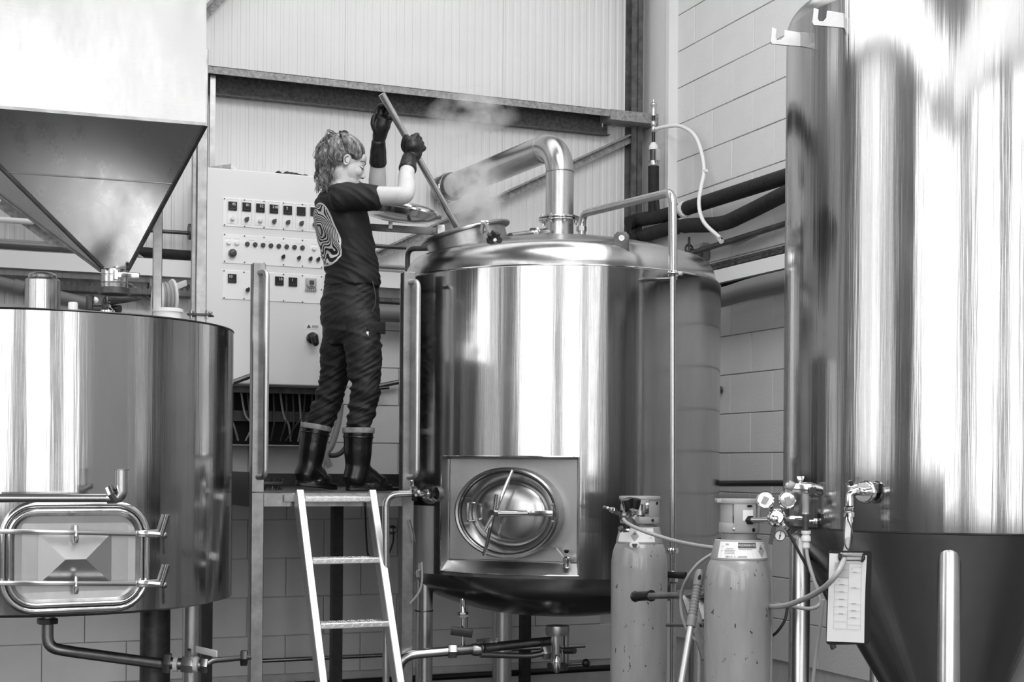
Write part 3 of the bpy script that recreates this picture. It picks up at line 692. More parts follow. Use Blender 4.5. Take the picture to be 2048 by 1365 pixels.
# CIP pipe over the dome and down the right-hand side
cip = thing('cip_pipe', 'thin stainless cleaning pipe arching over the dome and down the copper', 'pipe', px(1346, 1360, 6.36))
pA_ = [px(1163, 480, 7.4), px(1165, 428, 7.4), px(1345, 384, 6.42), px(1346, 548, 6.36)]
M().tube(pA_, 8.2 / F * 6.9, 12, bend=.06).build('upper_pipe', 'pipe_steel', cip)
M().cyl(px(1346, 548, 6.36), px(1346, 1400, 6.36), 6.3 / F * 6.36, n=12).build('down_pipe', 'pipe_steel', cip)
M().lathe([(.014, -.012), (.026, -.012), (.026, .012), (.014, .012)], px(1163, 458, 7.4), n=6).build('union_nut', 'satin_steel', cip)
for yy in (548, 1102): M().lathe([(.012, -.012), (.022, -.012), (.026, 0), (.022, .012), (.012, .012)], px(1346, yy, 6.36), n=16).build('clamp_ferrule', 'chrome', cip)
cb_ = M().torus(px(1346, 548, 6.36), .022, .006, (0, 0, 1), 20, 6).build('pipe_clamp', 'satin_steel', cip); M().cyl(px(1346, 548, 6.36), cp(radians(40), RC, px(1325, 549, 6.4).z), .007, n=8).build('clamp_stem', 'polished', cb_)
M().box(px(1360, 548, 6.36), (.025, .03, .016)).build('clamp_screw', 'satin_steel', cb_, bev=.003)
M().bar(px(1337, 1150, 6.34), px(1372, 1152, 6.2), .03, .012, (0, 0, 1)).build('valve_lever', 'black_plastic', cip, bev=.004)
M().lathe([(.012, 0), (.022, .008), (.022, .03), (.026, .034), (.026, .05), (.016, .056)], px(1346, 1168, 6.36), n=14).build('ball_valve', 'chrome', cip)
# small pipe stub joining dome and stack
sp_ = thing('dome_vent_pipe', 'short level steel pipe with union on the dome beside the vapour pipe', 'pipe', px(1050, 466, 7.3))
M().cyl(px(1020, 473, 7.15), px(1094, 463, 7.62), .017, n=12).build('pipe', 'pipe_steel', sp_)
M().lathe([(.018, -.018), (.03, -.018), (.03, .018), (.018, .018)], px(1069, 466, 7.45), px(1094, 463, 7.62) - px(1020, 473, 7.15), 6).build('union_nut', 'chrome', sp_)
# dark bent pipe behind the dome at left
single(M().tube([px(815, 600, 7.40), px(815, 498, 7.40), px(856, 497, 7.30)], .0135, 10, bend=.05), 'bent_pipe', 'dark_steel', 'dark bent pipe between right platform post and copper dome', 'pipe')
single(M(RW).cyl(pb(730, 491, .3), pb(812, 496, .3), .012, n=8), 'wall_conduit', 'dark_steel', 'dark level conduit on the wall right of the brewer\'s waist', 'pipe')
p = pb(780, 530, .06)
for i, yy in enumerate((533, 537, 541)):
    z = pb(780, yy, .06).z; single(M(RW).cyl((.45, .06, z), (pb(745, yy, .06).x, .06, z), .009, n=8), 'wall_cable', ('cable_grey', 'cable', 'cable_grey')[i], ('upper', 'middle', 'lowest')[i] + ' cable of the bundle on the wall right of the brewer', 'cable')
# legs of the copper
for x, D, r in ((848, 6.86, .040), (1004, 7.80, .052), (1290, 6.72, .040), (1395, 7.55, .045)):
    c = px(x, 1300, D); M().cyl((c.x, c.y, 0), (c.x, c.y, ZBt - .02 if D < 7 else ZBt - .06), r, n=24).build('leg', 'pipe_steel', copper)
c = px(848, 1222, 6.86); M().torus(c, .041, .004, (0, 0, 1), 24, 6).build('leg_weld', 'satin_steel', copper)

# ------------------------------------------------------------------ pipework under the copper
def nut(p, d, r, h, mat='chrome', par=None, name='union_nut'):
    return M().lathe([(r * .6, -h / 2), (r * .95, -h / 2), (r, -h * .4), (r, h * .4), (r * .95, h / 2), (r * .6, h / 2)], p, d, 6).build(name, mat, par)
inlet = thing('side_inlet_pipe', 'bright bent pipe with butterfly valve feeding the copper beside the ladder', 'pipe', px(772, 1365, 6.3))
M().tube([px(772, 1420, 6.3), px(772, 989, 6.3), px(840, 987, 6.3)], 7 / F * 6.3, 12, bend=.06).build('pipe', 'pipe_steel', inlet)
M().cyl(px(838, 988, 6.3), px(868, 988, 6.38), .013, n=12).build('stub', 'polished', inlet)
nut(px(855, 988, 6.35), px(868, 988, 6.38) - px(838, 988, 6.3), .024, .03, par=inlet)
M().lathe([(.001, -.012), (.03, -.012), (.034, 0), (.03, .012), (.001, .012)], px(829, 988, 6.28), (1, .1, 0), 20).build('butterfly_valve', 'black_plastic', inlet)
M().limb([px(822, 978, 6.26), px(824, 970, 6.25), px(823, 962, 6.24)], [.007, .007, .006], 8).build('valve_lever', 'chrome', inlet)
M().cyl(px(830, 990, 6.25), px(832, 991, 6.2), .006, n=8).build('valve_bolt', 'chrome', inlet)
M().lathe([(.028, 0), (.036, .01), (.034, .05), (.045, .09)], px(876, 988, 6.42), hn, 20).build('wall_boss', 'satin_steel', inlet)
bp = thing('bottom_pipework', 'steel pipes with unions and valve under the copper\'s left side', 'pipe', px(930, 1365, 6.7))
M().tube([px(795, 1420, 6.55), px(797, 1312, 6.55), px(910, 1302, 6.6)], 9.5 / F * 6.55, 12, bend=.085).build('drain_bend', 'pipe_steel', bp)
nut(px(905, 1303, 6.6), (1, .1, 0), .034, .04, 'satin_steel', bp)
M().cyl(px(905, 1303, 6.6), px(965, 1298, 6.65), .022, n=14).build('tee', 'satin_steel', bp)
M().cyl(px(926, 1200, 6.65), px(925, 1300, 6.65), .012, r2=.012, n=12).build('riser', 'polished', bp)
M().cyl(px(925, 1198, 6.65), px(926, 1225, 6.65), .009, .014, n=12).build('riser_taper', 'polished', bp)
nut(px(926, 1231, 6.65), UZ, .025, .026, par=bp)
vb = M().lathe([(.012, -.03), (.026, -.022), (.03, 0), (.026, .022), (.012, .03)], px(953, 1300, 6.64), (1, .05, 0), 14).build('ball_valve', 'satin_steel', bp)
M().bar(px(953, 1284, 6.62), px(995, 1281, 6.55), .022, .005, UZ).build('valve_lever', 'polished', vb, bev=.002)
M().bar(px(902, 1262, 6.6), px(945, 1268, 6.6), .04, .012, UZ).build('hand_lever', 'black_plastic', bp, bev=.004)
M().cyl(px(965, 1297, 6.65), px(1108, 1282, 7.0), .022, n=12).build('upper_run', 'satin_steel', bp)
M().tube([px(960, 1310, 6.65), px(1060, 1313, 6.75), px(1092, 1306, 6.8)], .014, 10, bend=.05).build('lower_run', 'pipe_steel', bp)
nut(px(1092, 1306, 6.8), (1, .3, .1), .036, .035, 'brass', bp)
dr = thing('drain_valve', 'dark drain outlet with valve hanging under the copper centre', 'valve', px(1115, 1360, 6.9))
M().lathe([(.02, 0), (.055, 0), (.058, -.02), (.055, -.045), (.02, -.045)], px(1115, 1252, 6.9), n=24).build('flange', 'satin_steel', dr)
M().cyl(px(1112, 1262, 6.9), px(1112, 1335, 6.9), .028, n=16).build('outlet_pipe', 'pipe_steel', dr)
M().cyl(px(1132, 1262, 6.95), px(1132, 1335, 6.95), .014, n=12).build('bypass_pipe', 'satin_steel', dr)
M().lathe([(.012, 0), (.018, .01), (.02, .05), (.016, .07), (.012, .08)], px(1113, 1346, 6.85), n=12).build('sample_cock', 'chrome', dr)
M().lathe([(.02, 0), (.05, 0), (.05, -.03), (.02, -.03)], px(1115, 1328, 6.9), n=20).build('lower_flange', 'dark_steel', dr)
M().cyl(px(1130, 1302, 6.9), px(1149, 1302, 6.85), .016, n=10).build('valve_spindle', 'dark_steel', dr)
M().cyl(px(1135, 1330, 6.9), px(1180, 1327, 6.85), .007, n=8).build('float_arm', 'satin_steel', dr); M().ell(px(1172, 1327, 6.85), .02).build('float_knob', 'black_plastic', dr)
single(M().tube([px(843, 1125, 6.5), px(844, 1160, 6.5), px(838, 1185, 6.5), px(820, 1208, 6.5)], .005, 6, smooth=5), 'sight_tube', 'hose_grey', 'thin tube curling from the copper shell towards the platform post', 'tube')
t = thing('shell_tap', 'tiny bright tap on the lower left edge of the copper shell', 'tap', px(838, 1155, 6.52))
M().cyl(px(838, 1155, 6.52), px(838, 1141, 6.52), .012, n=8).build('body', 'chrome', t); M().bar(px(838, 1142, 6.52), px(839, 1127, 6.52), .006, .01).build('stem', 'polished', t)
single(M().tube([px(820, 1040, 6.55), px(826, 1062, 6.55), px(830, 1085, 6.55)], .004, 6, smooth=5), 'sight_wire', 'polished', 'short bright wire hanging beside the right platform post', 'wire')

# ================================================================== mash tun (left tank)
TL = V((-1.9175, 5.90, 0)); RL = .767; LT, LB = 2.077, .986
tun = thing('mash_tun', 'wide stainless mash tun at left with rectangular hatch under the grain hopper', 'tank', TL)
mb = M(); mb.lathe([(RL - .05, LB - .005), (RL, LB), (RL, 1.3), (RL, 1.7), (RL, LT - .004), (RL - .004, LT)], TL, n=140).build('shell', 'tank_steel_b', tun, ang=30)
M().lathe([(RL - .003, LT - .006), (RL - .05, LT + .004), (.3, LT + .02), (.001, LT + .022)], TL, n=96).build('top_plate', 'dish_steel', tun, ang=30)
M().torus(TL + V((0, 0, LT)), RL - .002, .0045, n=140, k=6).build('rim', 'black_plastic', tun)
M().lathe([(RL - .02, LB + .002), (RL - .06, LB - .015), (.3, LB - .05), (.001, LB - .06)], TL, n=96).build('base_plate', 'dish_steel', tun, ang=30)
for x, D, r in ((383, 6.10, .037), (310, 6.45, .066), (-60, 5.5, .037), (-140, 6.3, .04)):
    c = px(x, 1300, D); M().cyl((c.x, c.y, 0), (c.x, c.y, LB - .012), r, n=24).build('leg', 'pipe_steel' if x > 350 or x < 0 else 'dark_steel', tun)
# rectangular hatch
ph = radians(27); tn = V((sin(ph), -cos(ph), 0)); tu = V((cos(ph), sin(ph), 0)); td = .80; hz_ = 1.192
def lq(x, y, d=td):
    o = V((0, 0, CZ)); r = ray(x, y); pl = TL + tn * d; k = (pl - o).dot(tn) / r.dot(tn); return o + r * k
ctr = lq(151, 1115); cu_ = (ctr - TL).dot(tu); cz_ = ctr.z
hwid, hhei = .255, .192
def rr(kx, ky, d, rad=.115, n=10, z0=0):
    pts = []; w_, h_ = hwid - kx, hhei - ky; q = max(.01, rad - (kx + ky) / 2)
    for ix, iy, a0 in ((1, 1, 0), (-1, 1, pi / 2), (-1, -1, pi), (1, -1, 3 * pi / 2)):
        for i in range(n):
            a = a0 + pi / 2 * i / (n - 1); pts.append(TL + tn * d + tu * (cu_ + ix * (w_ - q) + q * cos(a)) + UZ * (cz_ + iy * (h_ - q) + q * sin(a)))
    return pts
M().rings([rr(.012, .012, td - .09), rr(.012, .012, td - .004), rr(.03, .03, td - .004), rr(.03, .03, td - .05)], cap=False).build('hatch_collar', 'satin_steel', tun, ang=40)
def rr_tube(kx, ky, d, r, name, par, mat='polished'):
    pts = rr(kx, ky, d); n = len(pts); rs = []
    cen = sum(pts, V()) / n
    for i in range(n):
        t_ = (pts[(i + 1) % n] - pts[i - 1]).normalized(); x = tn; y = t_.cross(x); rs.append([pts[i] + x * (r * cos(2 * pi * j / 10)) + y * (r * sin(2 * pi * j / 10)) for j in range(10)])
    return M().rings(rs, cap=False, closed=True).build(name, mat, par, ang=60)
hdoor = M().rings([rr(.02, .02, td - .002), rr(.02, .02, td + .014), rr(.034, .034, td + .016), rr(.045, .045, td + .008)], cap=False).build('hatch_door_rim', 'satin_steel', tun, ang=40)
rr_tube(.004, .004, td + .004, .013, 'hatch_frame', tun); rr_tube(.026, .026, td + .016, .007, 'door_bead', hdoor)
# pressed door skin: a shallow pyramid with a ridge
def rect(kx, ky, d): return [TL + tn * d + tu * (cu_ + ix * (hwid - kx)) + UZ * (cz_ + iy * (hhei - ky)) for ix, iy in ((1, 1), (-1, 1), (-1, -1), (1, -1))]
mb = M(); o1 = rr(.045, .045, td + .008); i1 = rect(.075, .065, td + .006)
mid = rr(.07, .07, td + .006, .05)
mb.rings([o1, mid], cap=False)
fl = [TL + tn * (td + .006) + tu * (cu_ + x) + UZ * (cz_ + z) for x, z in ((.185, .122), (-.185, .122), (-.185, -.122), (.185, -.122))]
ins = [TL + tn * (td + .006) + tu * (cu_ + x) + UZ * (cz_ + z) for x, z in ((.125, .085), (-.13, .085), (-.13, -.095), (.125, -.095))]
rdg = [TL + tn * (td + .034) + tu * (cu_ + x) + UZ * (cz_ - .006) for x in (.03, -.04)]
mb.build('door_skin_border', 'satin_sheet', hdoor, ang=20)
mb = M(); mb.add(mid, [tuple(range(len(mid)))]); mb.build('door_skin', 'satin_sheet', hdoor, ang=20)
mb = M(); q = [p + tn * .001 for p in ins] + rdg; mb.add(q, [(0, 1, 5, 4), (1, 2, 5), (2, 3, 4, 5), (3, 0, 4)]); mb.build('door_pressing', 'satin_sheet', hdoor, smooth=False)
# locking bars and wing levers
for (yl, yr, yb) in ((1063, 1068, 1), (1167, 1168, 2)):
    b_ = M().bar(lq(-12, yl, td + .045), lq(272, yr, td + .045), .016, .018, tn).build('locking_bar', 'polished', tun, bev=.004)
    M().prism([(-.03, -.011), (.05, -.016), (.05, -.006), (.025, -.004), (.025, .004), (.05, .006), (.05, .016), (-.03, .011)], lq(288, yr, td + .045), tu, UZ, .012).build('bar_fork', 'polished', b_, bev=.002)
    M().cyl(lq(296, yr, td + .045), lq(322, yr + 2, td + .05), .010, n=10).build('swing_bolt', 'polished', b_)
    M().cyl(lq(323, yr + 4, td + .055), lq(336, yr - 38, td + .075), .0085, .009, n=10).build('wing_lever', 'polished', b_)
    M().cyl(lq(313, yr + 2, td + .03), lq(326, yr - 38, td + .01), .006, n=8).build('wing_lever', 'satin_steel', b_)
    M().cyl(lq(326, yr + 4, td + .03), lq(327, yr + 40, td + .0), .0055, n=8).build('tail_rod', 'satin_steel', b_)
    M().ell(lq(328, yr + 3, td + .05), .013).build('lever_boss', 'satin_steel', b_)
    M().lathe([(.001, .03), (.007, .03), (.009, .0), (.011, -.02), (.007, -.032), (.001, -.032)], lq(152, (yl + yr) / 2 + 3, td + .045), UZ, 10).build('centre_bolt', 'chrome', b_)
M().cyl(lq(4, 1060, td - .02), lq(4, 1172, td - .02), .011, n=10).build('hatch_hinge_post', 'satin_steel', tun)
# CIP spout above the hatch
spout = thing('cip_spout', 'level stainless pipe ending in an upturned spout across the mash tun', 'pipe', px(120, 1004, 5.0))
M().cyl(px(-40, 997, 4.96), px(215, 997, 5.02), 8.6 / F * 5, n=16).build('pipe', 'pipe_steel', spout)
M().tube([px(215, 997, 5.02), px(243, 996, 5.02), px(243, 940, 5.02)], 11.5 / F * 5, 16, bend=.075, k=8).build('upturned_elbow', 'pipe_steel', spout, ang=60)
nut(px(226, 989, 5.01), (.85, 0, .5), .034, .022, 'polished', spout)
M().lathe([(.0185, 0), (.026, 0), (.026, .004), (.0185, .004), (.0175, -.05)], px(243, 941, 5.02), n=24).build('spout_flange', 'satin_steel', spout)
M().cyl(px(243, 941.5, 5.02), px(243, 940.5, 5.02), .0178, n=20).build('spout_mouth', 'black_void', spout)
c = px(226, 975, 5.1); M().cyl(px(226, 988, 5.03), px(222, 975, 5.16), .010, n=8).build('spout_bracket', 'satin_steel', spout)
# fittings on the tun lid
t = thing('lid_chimney', 'short stainless chimney standing on the mash tun lid', 'vent', px(85, 620, 6.05))
M().lathe([(.071, -.03), (.071, px(85, 562, 6.05).z - px(85, 620, 6.05).z), (.066, px(85, 559, 6.05).z - px(85, 620, 6.05).z)], px(85, 620, 6.05), n=40).build('barrel', 'tank_steel', t)
M().lathe([(.05, 0), (.057, .004), (.059, .014), (.052, .024), (.04, .028), (.001, .028)], px(85, 559, 6.05), n=32).build('cap', 'pipe_steel', t)
t = thing('lid_valve', 'black lever valve on top of the mash tun below the hopper', 'valve', px(205, 628, 5.7))
M().lathe([(.03, -.02), (.03, .0), (.014, .012), (.012, .03), (.02, .034), (.001, .036)], px(216, 622, 5.7), n=16).build('body', 'chrome', t)
M().limb([px(212, 603, 5.7), px(226, 602, 5.7), px(250, 601, 5.65), px(282, 598, 5.6)], [.022, .016, .010, .005], 8).build('lever', 'black_plastic', t)
M().box(px(180, 606, 5.75), (.028, .03, .06)).build('actuator', 'black_plastic', t, bev=.006); M().box(px(212, 609, 5.7), (.03, .03, .035)).build('neck', 'black_plastic', t, bev=.005)
M().ell(px(190, 601, 5.78), .014).build('cap_nut', 'light_plastic', t); M().cyl(px(190, 618, 5.75), px(240, 618, 5.72), .016, n=10).build('cross_pipe', 'black_plastic', t)
t = thing('lid_plug', 'pale ribbed plug on the mash tun lid beside the chimney', 'plug', px(146, 622, 5.8))
M().lathe([(.019, -.02), (.019, .022), (.016, .026), (.001, .026)], px(146, 618, 5.8), n=18).build('plug_body', 'light_plastic', t)
t = thing('plastic_tub', 'white plastic lid tub resting on the mash tun behind the rim', 'tub', px(336, 640, 6.2))
M().lathe([(.001, 0), (.052, 0), (.058, px(336, 622, 6.2).z - px(336, 650, 6.2).z), (.053, px(336, 622, 6.2).z - px(336, 650, 6.2).z), (.05, .004)], px(336, 650, 6.2), n=28).build('tub_body', 'light_plastic', t)
M().lathe([(.056, 0), (.064, 0), (.064, .014), (.056, .016)], px(336, 625, 6.2), n=28).build('tub_rim', 'light_plastic', t)
# hose reel behind
t = thing('hose_reel', 'pale wall-mounted hose reel seen edge-on behind the hopper posts', 'hose reel', px(325, 620, 7.2))
for q, mt in ((-.035, 'light_plastic'), (.035, 'light_plastic')): M().lathe([(.08, -.006), (.108, -.006), (.112, 0), (.108, .006), (.08, .006)], px(329, 603, 7.2) + V((q, 0, 0)), (1, .55, 0), 32).build('reel_disc', mt, t)
for q in (-.02, 0, .02): M().torus(px(329, 603, 7.2) + V((q, 0, 0)), .086, .011, (1, .55, 0), 32, 8).build('hose_coil', 'hose_grey', t)
M().bar(px(325, 585, 7.3), px(372, 566, 7.6), .03, .01, UZ).build('reel_arm', 'light_plastic', t, bev=.002)
# drain pipe under the tun
dp = thing('tun_drain_pipe', 'dark drain pipe with lever valve running below the mash tun', 'pipe', px(240, 1330, 5.9))
M().tube([px(95, 1230, 5.75), px(95, 1296, 5.75), px(140, 1304, 5.78), px(332, 1330, 6.0)], 11.5 / F * 5.8, 14, bend=.06).build('pipe', 'satin_steel', dp)
nut(px(95, 1243, 5.75), UZ, .042, .022, 'dark_steel', dp); M().cyl(px(95, 1225, 5.75), px(95, 1236, 5.75), .026, n=14).build('neck', 'satin_steel', dp)
ax_ = (px(410, 1332, 6.02) - px(332, 1326, 6.0)).normalized()
nut(px(334, 1327, 6.0), ax_, .044, .03, 'satin_steel', dp); nut(px(375, 1330, 6.0), ax_, .036, .05, 'brass', dp, 'valve_body')
for xx in (352, 392): M().cyl(px(xx - 4, 1329, 6.0), px(xx + 4, 1329.5, 6.0), .032, n=20).build('seal_ring', 'light_plastic', dp)
M().cyl(px(340, 1327, 6.0), px(408, 1332, 6.02), .024, n=14).build('valve_barrel', 'satin_steel', dp); nut(px(408, 1332, 6.01), ax_, .034, .03, 'satin_steel', dp)
M().cyl(px(377, 1322, 6.0), px(378, 1300, 5.98), .010, n=8).build('valve_stem', 'brass', dp)
M().bar(px(392, 1299, 5.95), px(434, 1309, 5.85), .028, .006, UZ).build('valve_lever', 'light_plastic', dp, bev=.003)
M().tube([px(412, 1330, 6.02), px(424, 1322, 6.05), px(500, 1315, 6.2)], .012, 10, bend=.03).build('tail_pipe', 'pipe_steel', dp)
nut(px(488, 1317, 6.18), (1, .1, 0), .036, .028, 'dark_steel', dp)

# ================================================================== grain hopper over the tun
YH = radians(19.0); HA = V((-cos(YH), -sin(YH), 0)); HB = V((-sin(YH), cos(YH), 0))
FR = px(411, 249, 5.6); LH, BH = .972, .97
FL = FR + HA * LH; BRh = FR + HB * BH; BLh = FL + HB * BH
oc = px(229, 541, 5.92); zo = oc.z; z_top = FR.z + 1.45
hop = thing('grain_hopper', 'square stainless grain hopper with pyramid base above the mash tun', 'hopper', V((oc.x, oc.y, zo - .2)))
cen = (FR + FL + BRh + BLh) / 4
mb = M(); lo = [FR, FL, BLh, BRh]; vs = lo + [p + UZ * 1.45 for p in lo]
mb.add(vs, [(0, 1, 5, 4), (1, 2, 6, 5), (2, 3, 7, 6), (3, 0, 4, 7)]).build('bin', 'sheet_steel', hop, smooth=False)
od = .05
ob4 = [V((oc.x, oc.y, zo)) + V((-HA.x, -HA.y, 0)) * od * s1 - HB * od * s2 for s1, s2 in ((1, 1), (-1, 1), (-1, -1), (1, -1))]
mb = M(); mb.add(lo + ob4, [(0, 1, 5, 4), (1, 2, 6, 5), (2, 3, 7, 6), (3, 0, 4, 7)]).build('pyramid_base', 'cone_steel', hop, smooth=False)
mb = M()
for i in range(4): mb.bar(lo[i], lo[(i + 1) % 4], .012, .012, UZ)
mb.build('bottom_seam', 'satin_steel', hop, smooth=False)
mb = M()
for i in range(4): mb.bar(lo[i] - UZ * .004, ob4[i], .016, .010)
mb.build('corner_seam', 'dark_steel', hop, smooth=False)
# horizontal weld across the sloping face
s1 = lo[0].lerp(ob4[0], .40) - HB * .002; s2 = lo[1].lerp(ob4[1], .40) - HB * .002
M().cyl(s1, s2, .0025, n=6).build('face_weld', 'satin_steel', hop)
o0 = V((oc.x, oc.y, zo))
M().lathe([(.05, .02), (.053, 0), (.053, -.018), (.05, -.02), (.05, -.024), (.054, -.026), (.053, -.05), (.05, -.052)], o0, n=32).build('outlet_collar', 'pipe_steel', hop)
M().lathe([(.05, -.052), (.054, -.056), (.052, -.07), (.057, -.072)], o0, n=32).build('outlet_sleeve', 'pipe_steel', hop)
M().lathe([(.056, -.072), (.062, -.075), (.064, -.098), (.058, -.1), (.05, -.098)], o0, n=32).build('outlet_ring', 'dark_steel', hop)
M().cyl(o0 - UZ * .099, o0 - UZ * .09, .056, n=28).build('outlet_mouth', 'black_void', hop)
M().box(o0 + V((.02, -.052, -.024)), (.02, .012, .05)).build('slide_clamp', 'chrome', hop, bev=.003)
M().bar(o0 + V((.03, -.05, -.026)), o0 + V((.118, -.06, -.028)), .012, .022, (0, 1, 0)).build('slide_handle', 'chrome', hop, bev=.003)
M().cyl(o0 + V((.07, -.055, -.02)), o0 + V((.07, -.055, .0)), .003, n=8).ell(o0 + V((.07, -.055, .002)), .008).build('slide_knob', 'black_plastic', hop)
# hopper posts
def post(p, w, zt, name='leg', par=None, mat='satin_steel', zb=None):
    zb = p.z if zb is None else zb
    return M(Matrix.Translation(V((p.x, p.y, 0))) @ Matrix.Rotation(YH, 4, 'Z')).bx((-w / 2, -w / 2, zb), (w / 2, w / 2, zt)).build(name, mat, par, smooth=False, bev=.003, seg=1)
post(px(401, 640, 6.34), .045, FR.z + .5, par=hop, zb=LT - .06)
post(px(388, 640, 6.75), .03, FR.z + .5, par=hop, zb=LT - .06)
post(px(314, 640, 6.62), .04, FR.z + .3, par=hop, zb=LT - .06)
fp = px(401, 631, 6.34); M().box(fp, (.10, .09, .008)).build('foot_plate', 'dark_steel', hop, bev=.001); M().box(fp + V((0, 0, .012)), (.1, .02, .008)).build('foot_plate', 'satin_steel', hop, bev=.001)
for q in (-.035, .035): M().cyl(fp + V((q, -.03, -.02)), fp + V((q, -.03, .02)), .006, n=6).build('foot_bolt', 'chrome', hop)
brace(pb(396, 42, .06), pb(540, -110, .06), 'dark diagonal wall brace at the top edge right of the hopper', .06)

# ================================================================== fermenter (right tank)
TR = V((1.540, 5.05, 0)); RR = .586; SR = 1.328
fer = thing('fermenter', 'tall stainless conical fermenter filling the right edge of the picture', 'tank', TR)
M().lathe([(RR - .012, SR), (RR, SR + .006), (RR, 1.8), (RR, 2.4), (RR, 3.06)], TR, n=140).build('shell', 'tank_steel_b', fer, ang=30)
pr = [(RR, 3.06)] + [(RR - .08 + .08 * cos(t), 3.06 + .08 * sin(t)) for t in [radians(q) for q in (15, 30, 45, 60, 72)]]; r0, z0 = pr[-1]
pr += [(r0 * (1 - u) + .001, z0 + .16 * (1 - (1 - u) ** 2)) for u in (.2, .4, .6, .8, 1)]
M().lathe(pr, TR, n=120).build('domed_top', 'dish_steel', fer, ang=50)
M().torus(TR + V((0, 0, SR + .002)), RR - .006, .004, n=120, k=6).build('cone_weld', 'dark_steel', fer)
M().lathe([(RR - .006, SR), (RR - .02, SR - .02), (.04, SR - .90), (.035, SR - 1.0)], TR, n=120).build('cone', 'dish_steel', fer, ang=50)
for x, D, in ((1599, 5.0), (1898, 4.56), (1990, 5.5), (1760, 5.5)):
    c = px(x, 1200, D); h = SR - .045 if x != 1898 else px(1898, 1092, D).z
    if x == 1599: h = SR - .02
    lgm = M().lathe([(.036, 0), (.036, h - .02), (.03, h - .006), (.018, h), (.001, h + .002)], (c.x, c.y, 0), n=24).build('leg', 'pipe_steel', fer)
# pipe hooks near the top
def rq(x, y):                                         # first hit on the fermenter shell
    d = ray(x, y); a = d.x ** 2 + d.y ** 2; b = -2 * (d.x * TR.x + d.y * TR.y); c = TR.x ** 2 + TR.y ** 2 - RR ** 2; k = (-b - sqrt(max(0, b * b - 4 * a * c))) / (2 * a); return px(x, y, k)
for x0, y0 in ((1600, 78), (1686, 40)):
    e = rq(min(x0 + 0, 1999), y0); o_ = V(((e - TR).x, (e - TR).y, 0)).normalized(); e = TR + o_ * RR + UZ * e.z
    pl = [(-.004, -.027), (.0, .022), (.054, .027), (.056, .004), (.066, -.008), (.08, -.008), (.085, .0), (.082, .03), (.098, .034), (.104, -.012), (.1, -.022)]
    w_ = V((-1, -.12, 0)).normalized()
    M().prism([(x * 1.0, z) for x, z in pl], e, w_, UZ, .006).build('pipe_hook', 'aluminium', fer, bev=.001, seg=1)
# sampling tap on the shell
sv = rq(1742, 985); so = V((sv.x - TR.x, sv.y - TR.y, 0)).normalized()
tp = M().lathe([(.012, -.01), (.012, .015), (.03, .015), (.032, .022), (.03, .03), (.024, .031), (.024, .036), (.03, .037), (.032, .044), (.03, .05), (.012, .05)], sv, so, 28).build('tap_ferrule', 'chrome', fer)
s2_ = sv + so * .045; e2 = px(1702, 990, (s2_ + so * .05).y - .03)
M().tube([s2_, px(1715, 983, e2.y), px(1699, 988, e2.y), px(1699, 1012, e2.y)], .0125, 12, bend=.02).build('tap_elbow', 'chrome', tp)
M().torus(sv + so * .036, .031, .006, so, 28, 8).build('tri_clamp', 'chrome', tp); M().box(sv + so * .036 + V((.03, 0, .012)), (.02, .02, .03)).build('clamp_wing', 'dark_steel', tp, bev=.003)
yv = e2.y
M().lathe([(.011, 0), (.017, 0), (.017, .012), (.012, .014), (.016, .02), (.016, .03), (.011, .032)], px(1698, 1034, yv), n=12).build('hose_union', 'chrome', tp)
M().bar(px(1704, 972, yv - .01), px(1700, 962, yv - .02), .012, .003, (1, 0, 0)).build('tap_lever', 'satin_steel', tp)
M().lathe([(.009, 0), (.013, .01), (.014, .03), (.012, .045)], px(1697, 1062, yv), n=10).build('ball_valve', 'chrome', tp)
M().prism([(-.009, -.04), (.009, -.04), (.013, .035), (-.004, .04)], px(1694, 1067, yv - .02), (1, 0, 0), (0, 0, 1), .005).build('valve_lever', 'light_plastic', tp, bev=.002)
# second port with wing-nut clamp
s3 = rq(1628, 982); s3o = V((-.85, -.55, 0)).normalized()
M().cyl(s3, s3 + s3o * .03, .017, n=16).build('port', 'satin_steel', fer)
t = thing('port_clamp', 'bright clamp with wing nut on the fermenter\'s left-hand port', 'clamp', px(1605, 985, 4.62))
M().box(px(1597, 977, 4.62), (.085, .03, .032), Matrix.Rotation(.08, 3, 'Y')).build('clamp_body', 'chrome', t, bev=.006)
M().box(px(1580, 972, 4.62), (.025, .034, .03), Matrix.Rotation(.5, 3, 'Y')).build('clamp_jaw', 'satin_steel', t, bev=.004)
M().cyl(px(1619, 977, 4.62), px(1634, 981, 4.68), .02, n=14).build('port_ferrule', 'chrome', t); M().box(px(1625, 982, 4.6), (.02, .012, .022)).build('clamp_window', 'black_plastic', t)
M().cyl(px(1601, 974, 4.62), px(1601, 962, 4.62), .005, n=8).build('screw', 'polished', t)
M().prism([(-.004, -.012), (.004, -.012), (.013, .014), (-.013, .014)], px(1601, 962, 4.62), (1, 0, 0), (0, 0, 1), .006).build('wing_nut', 'chrome', t, bev=.002)
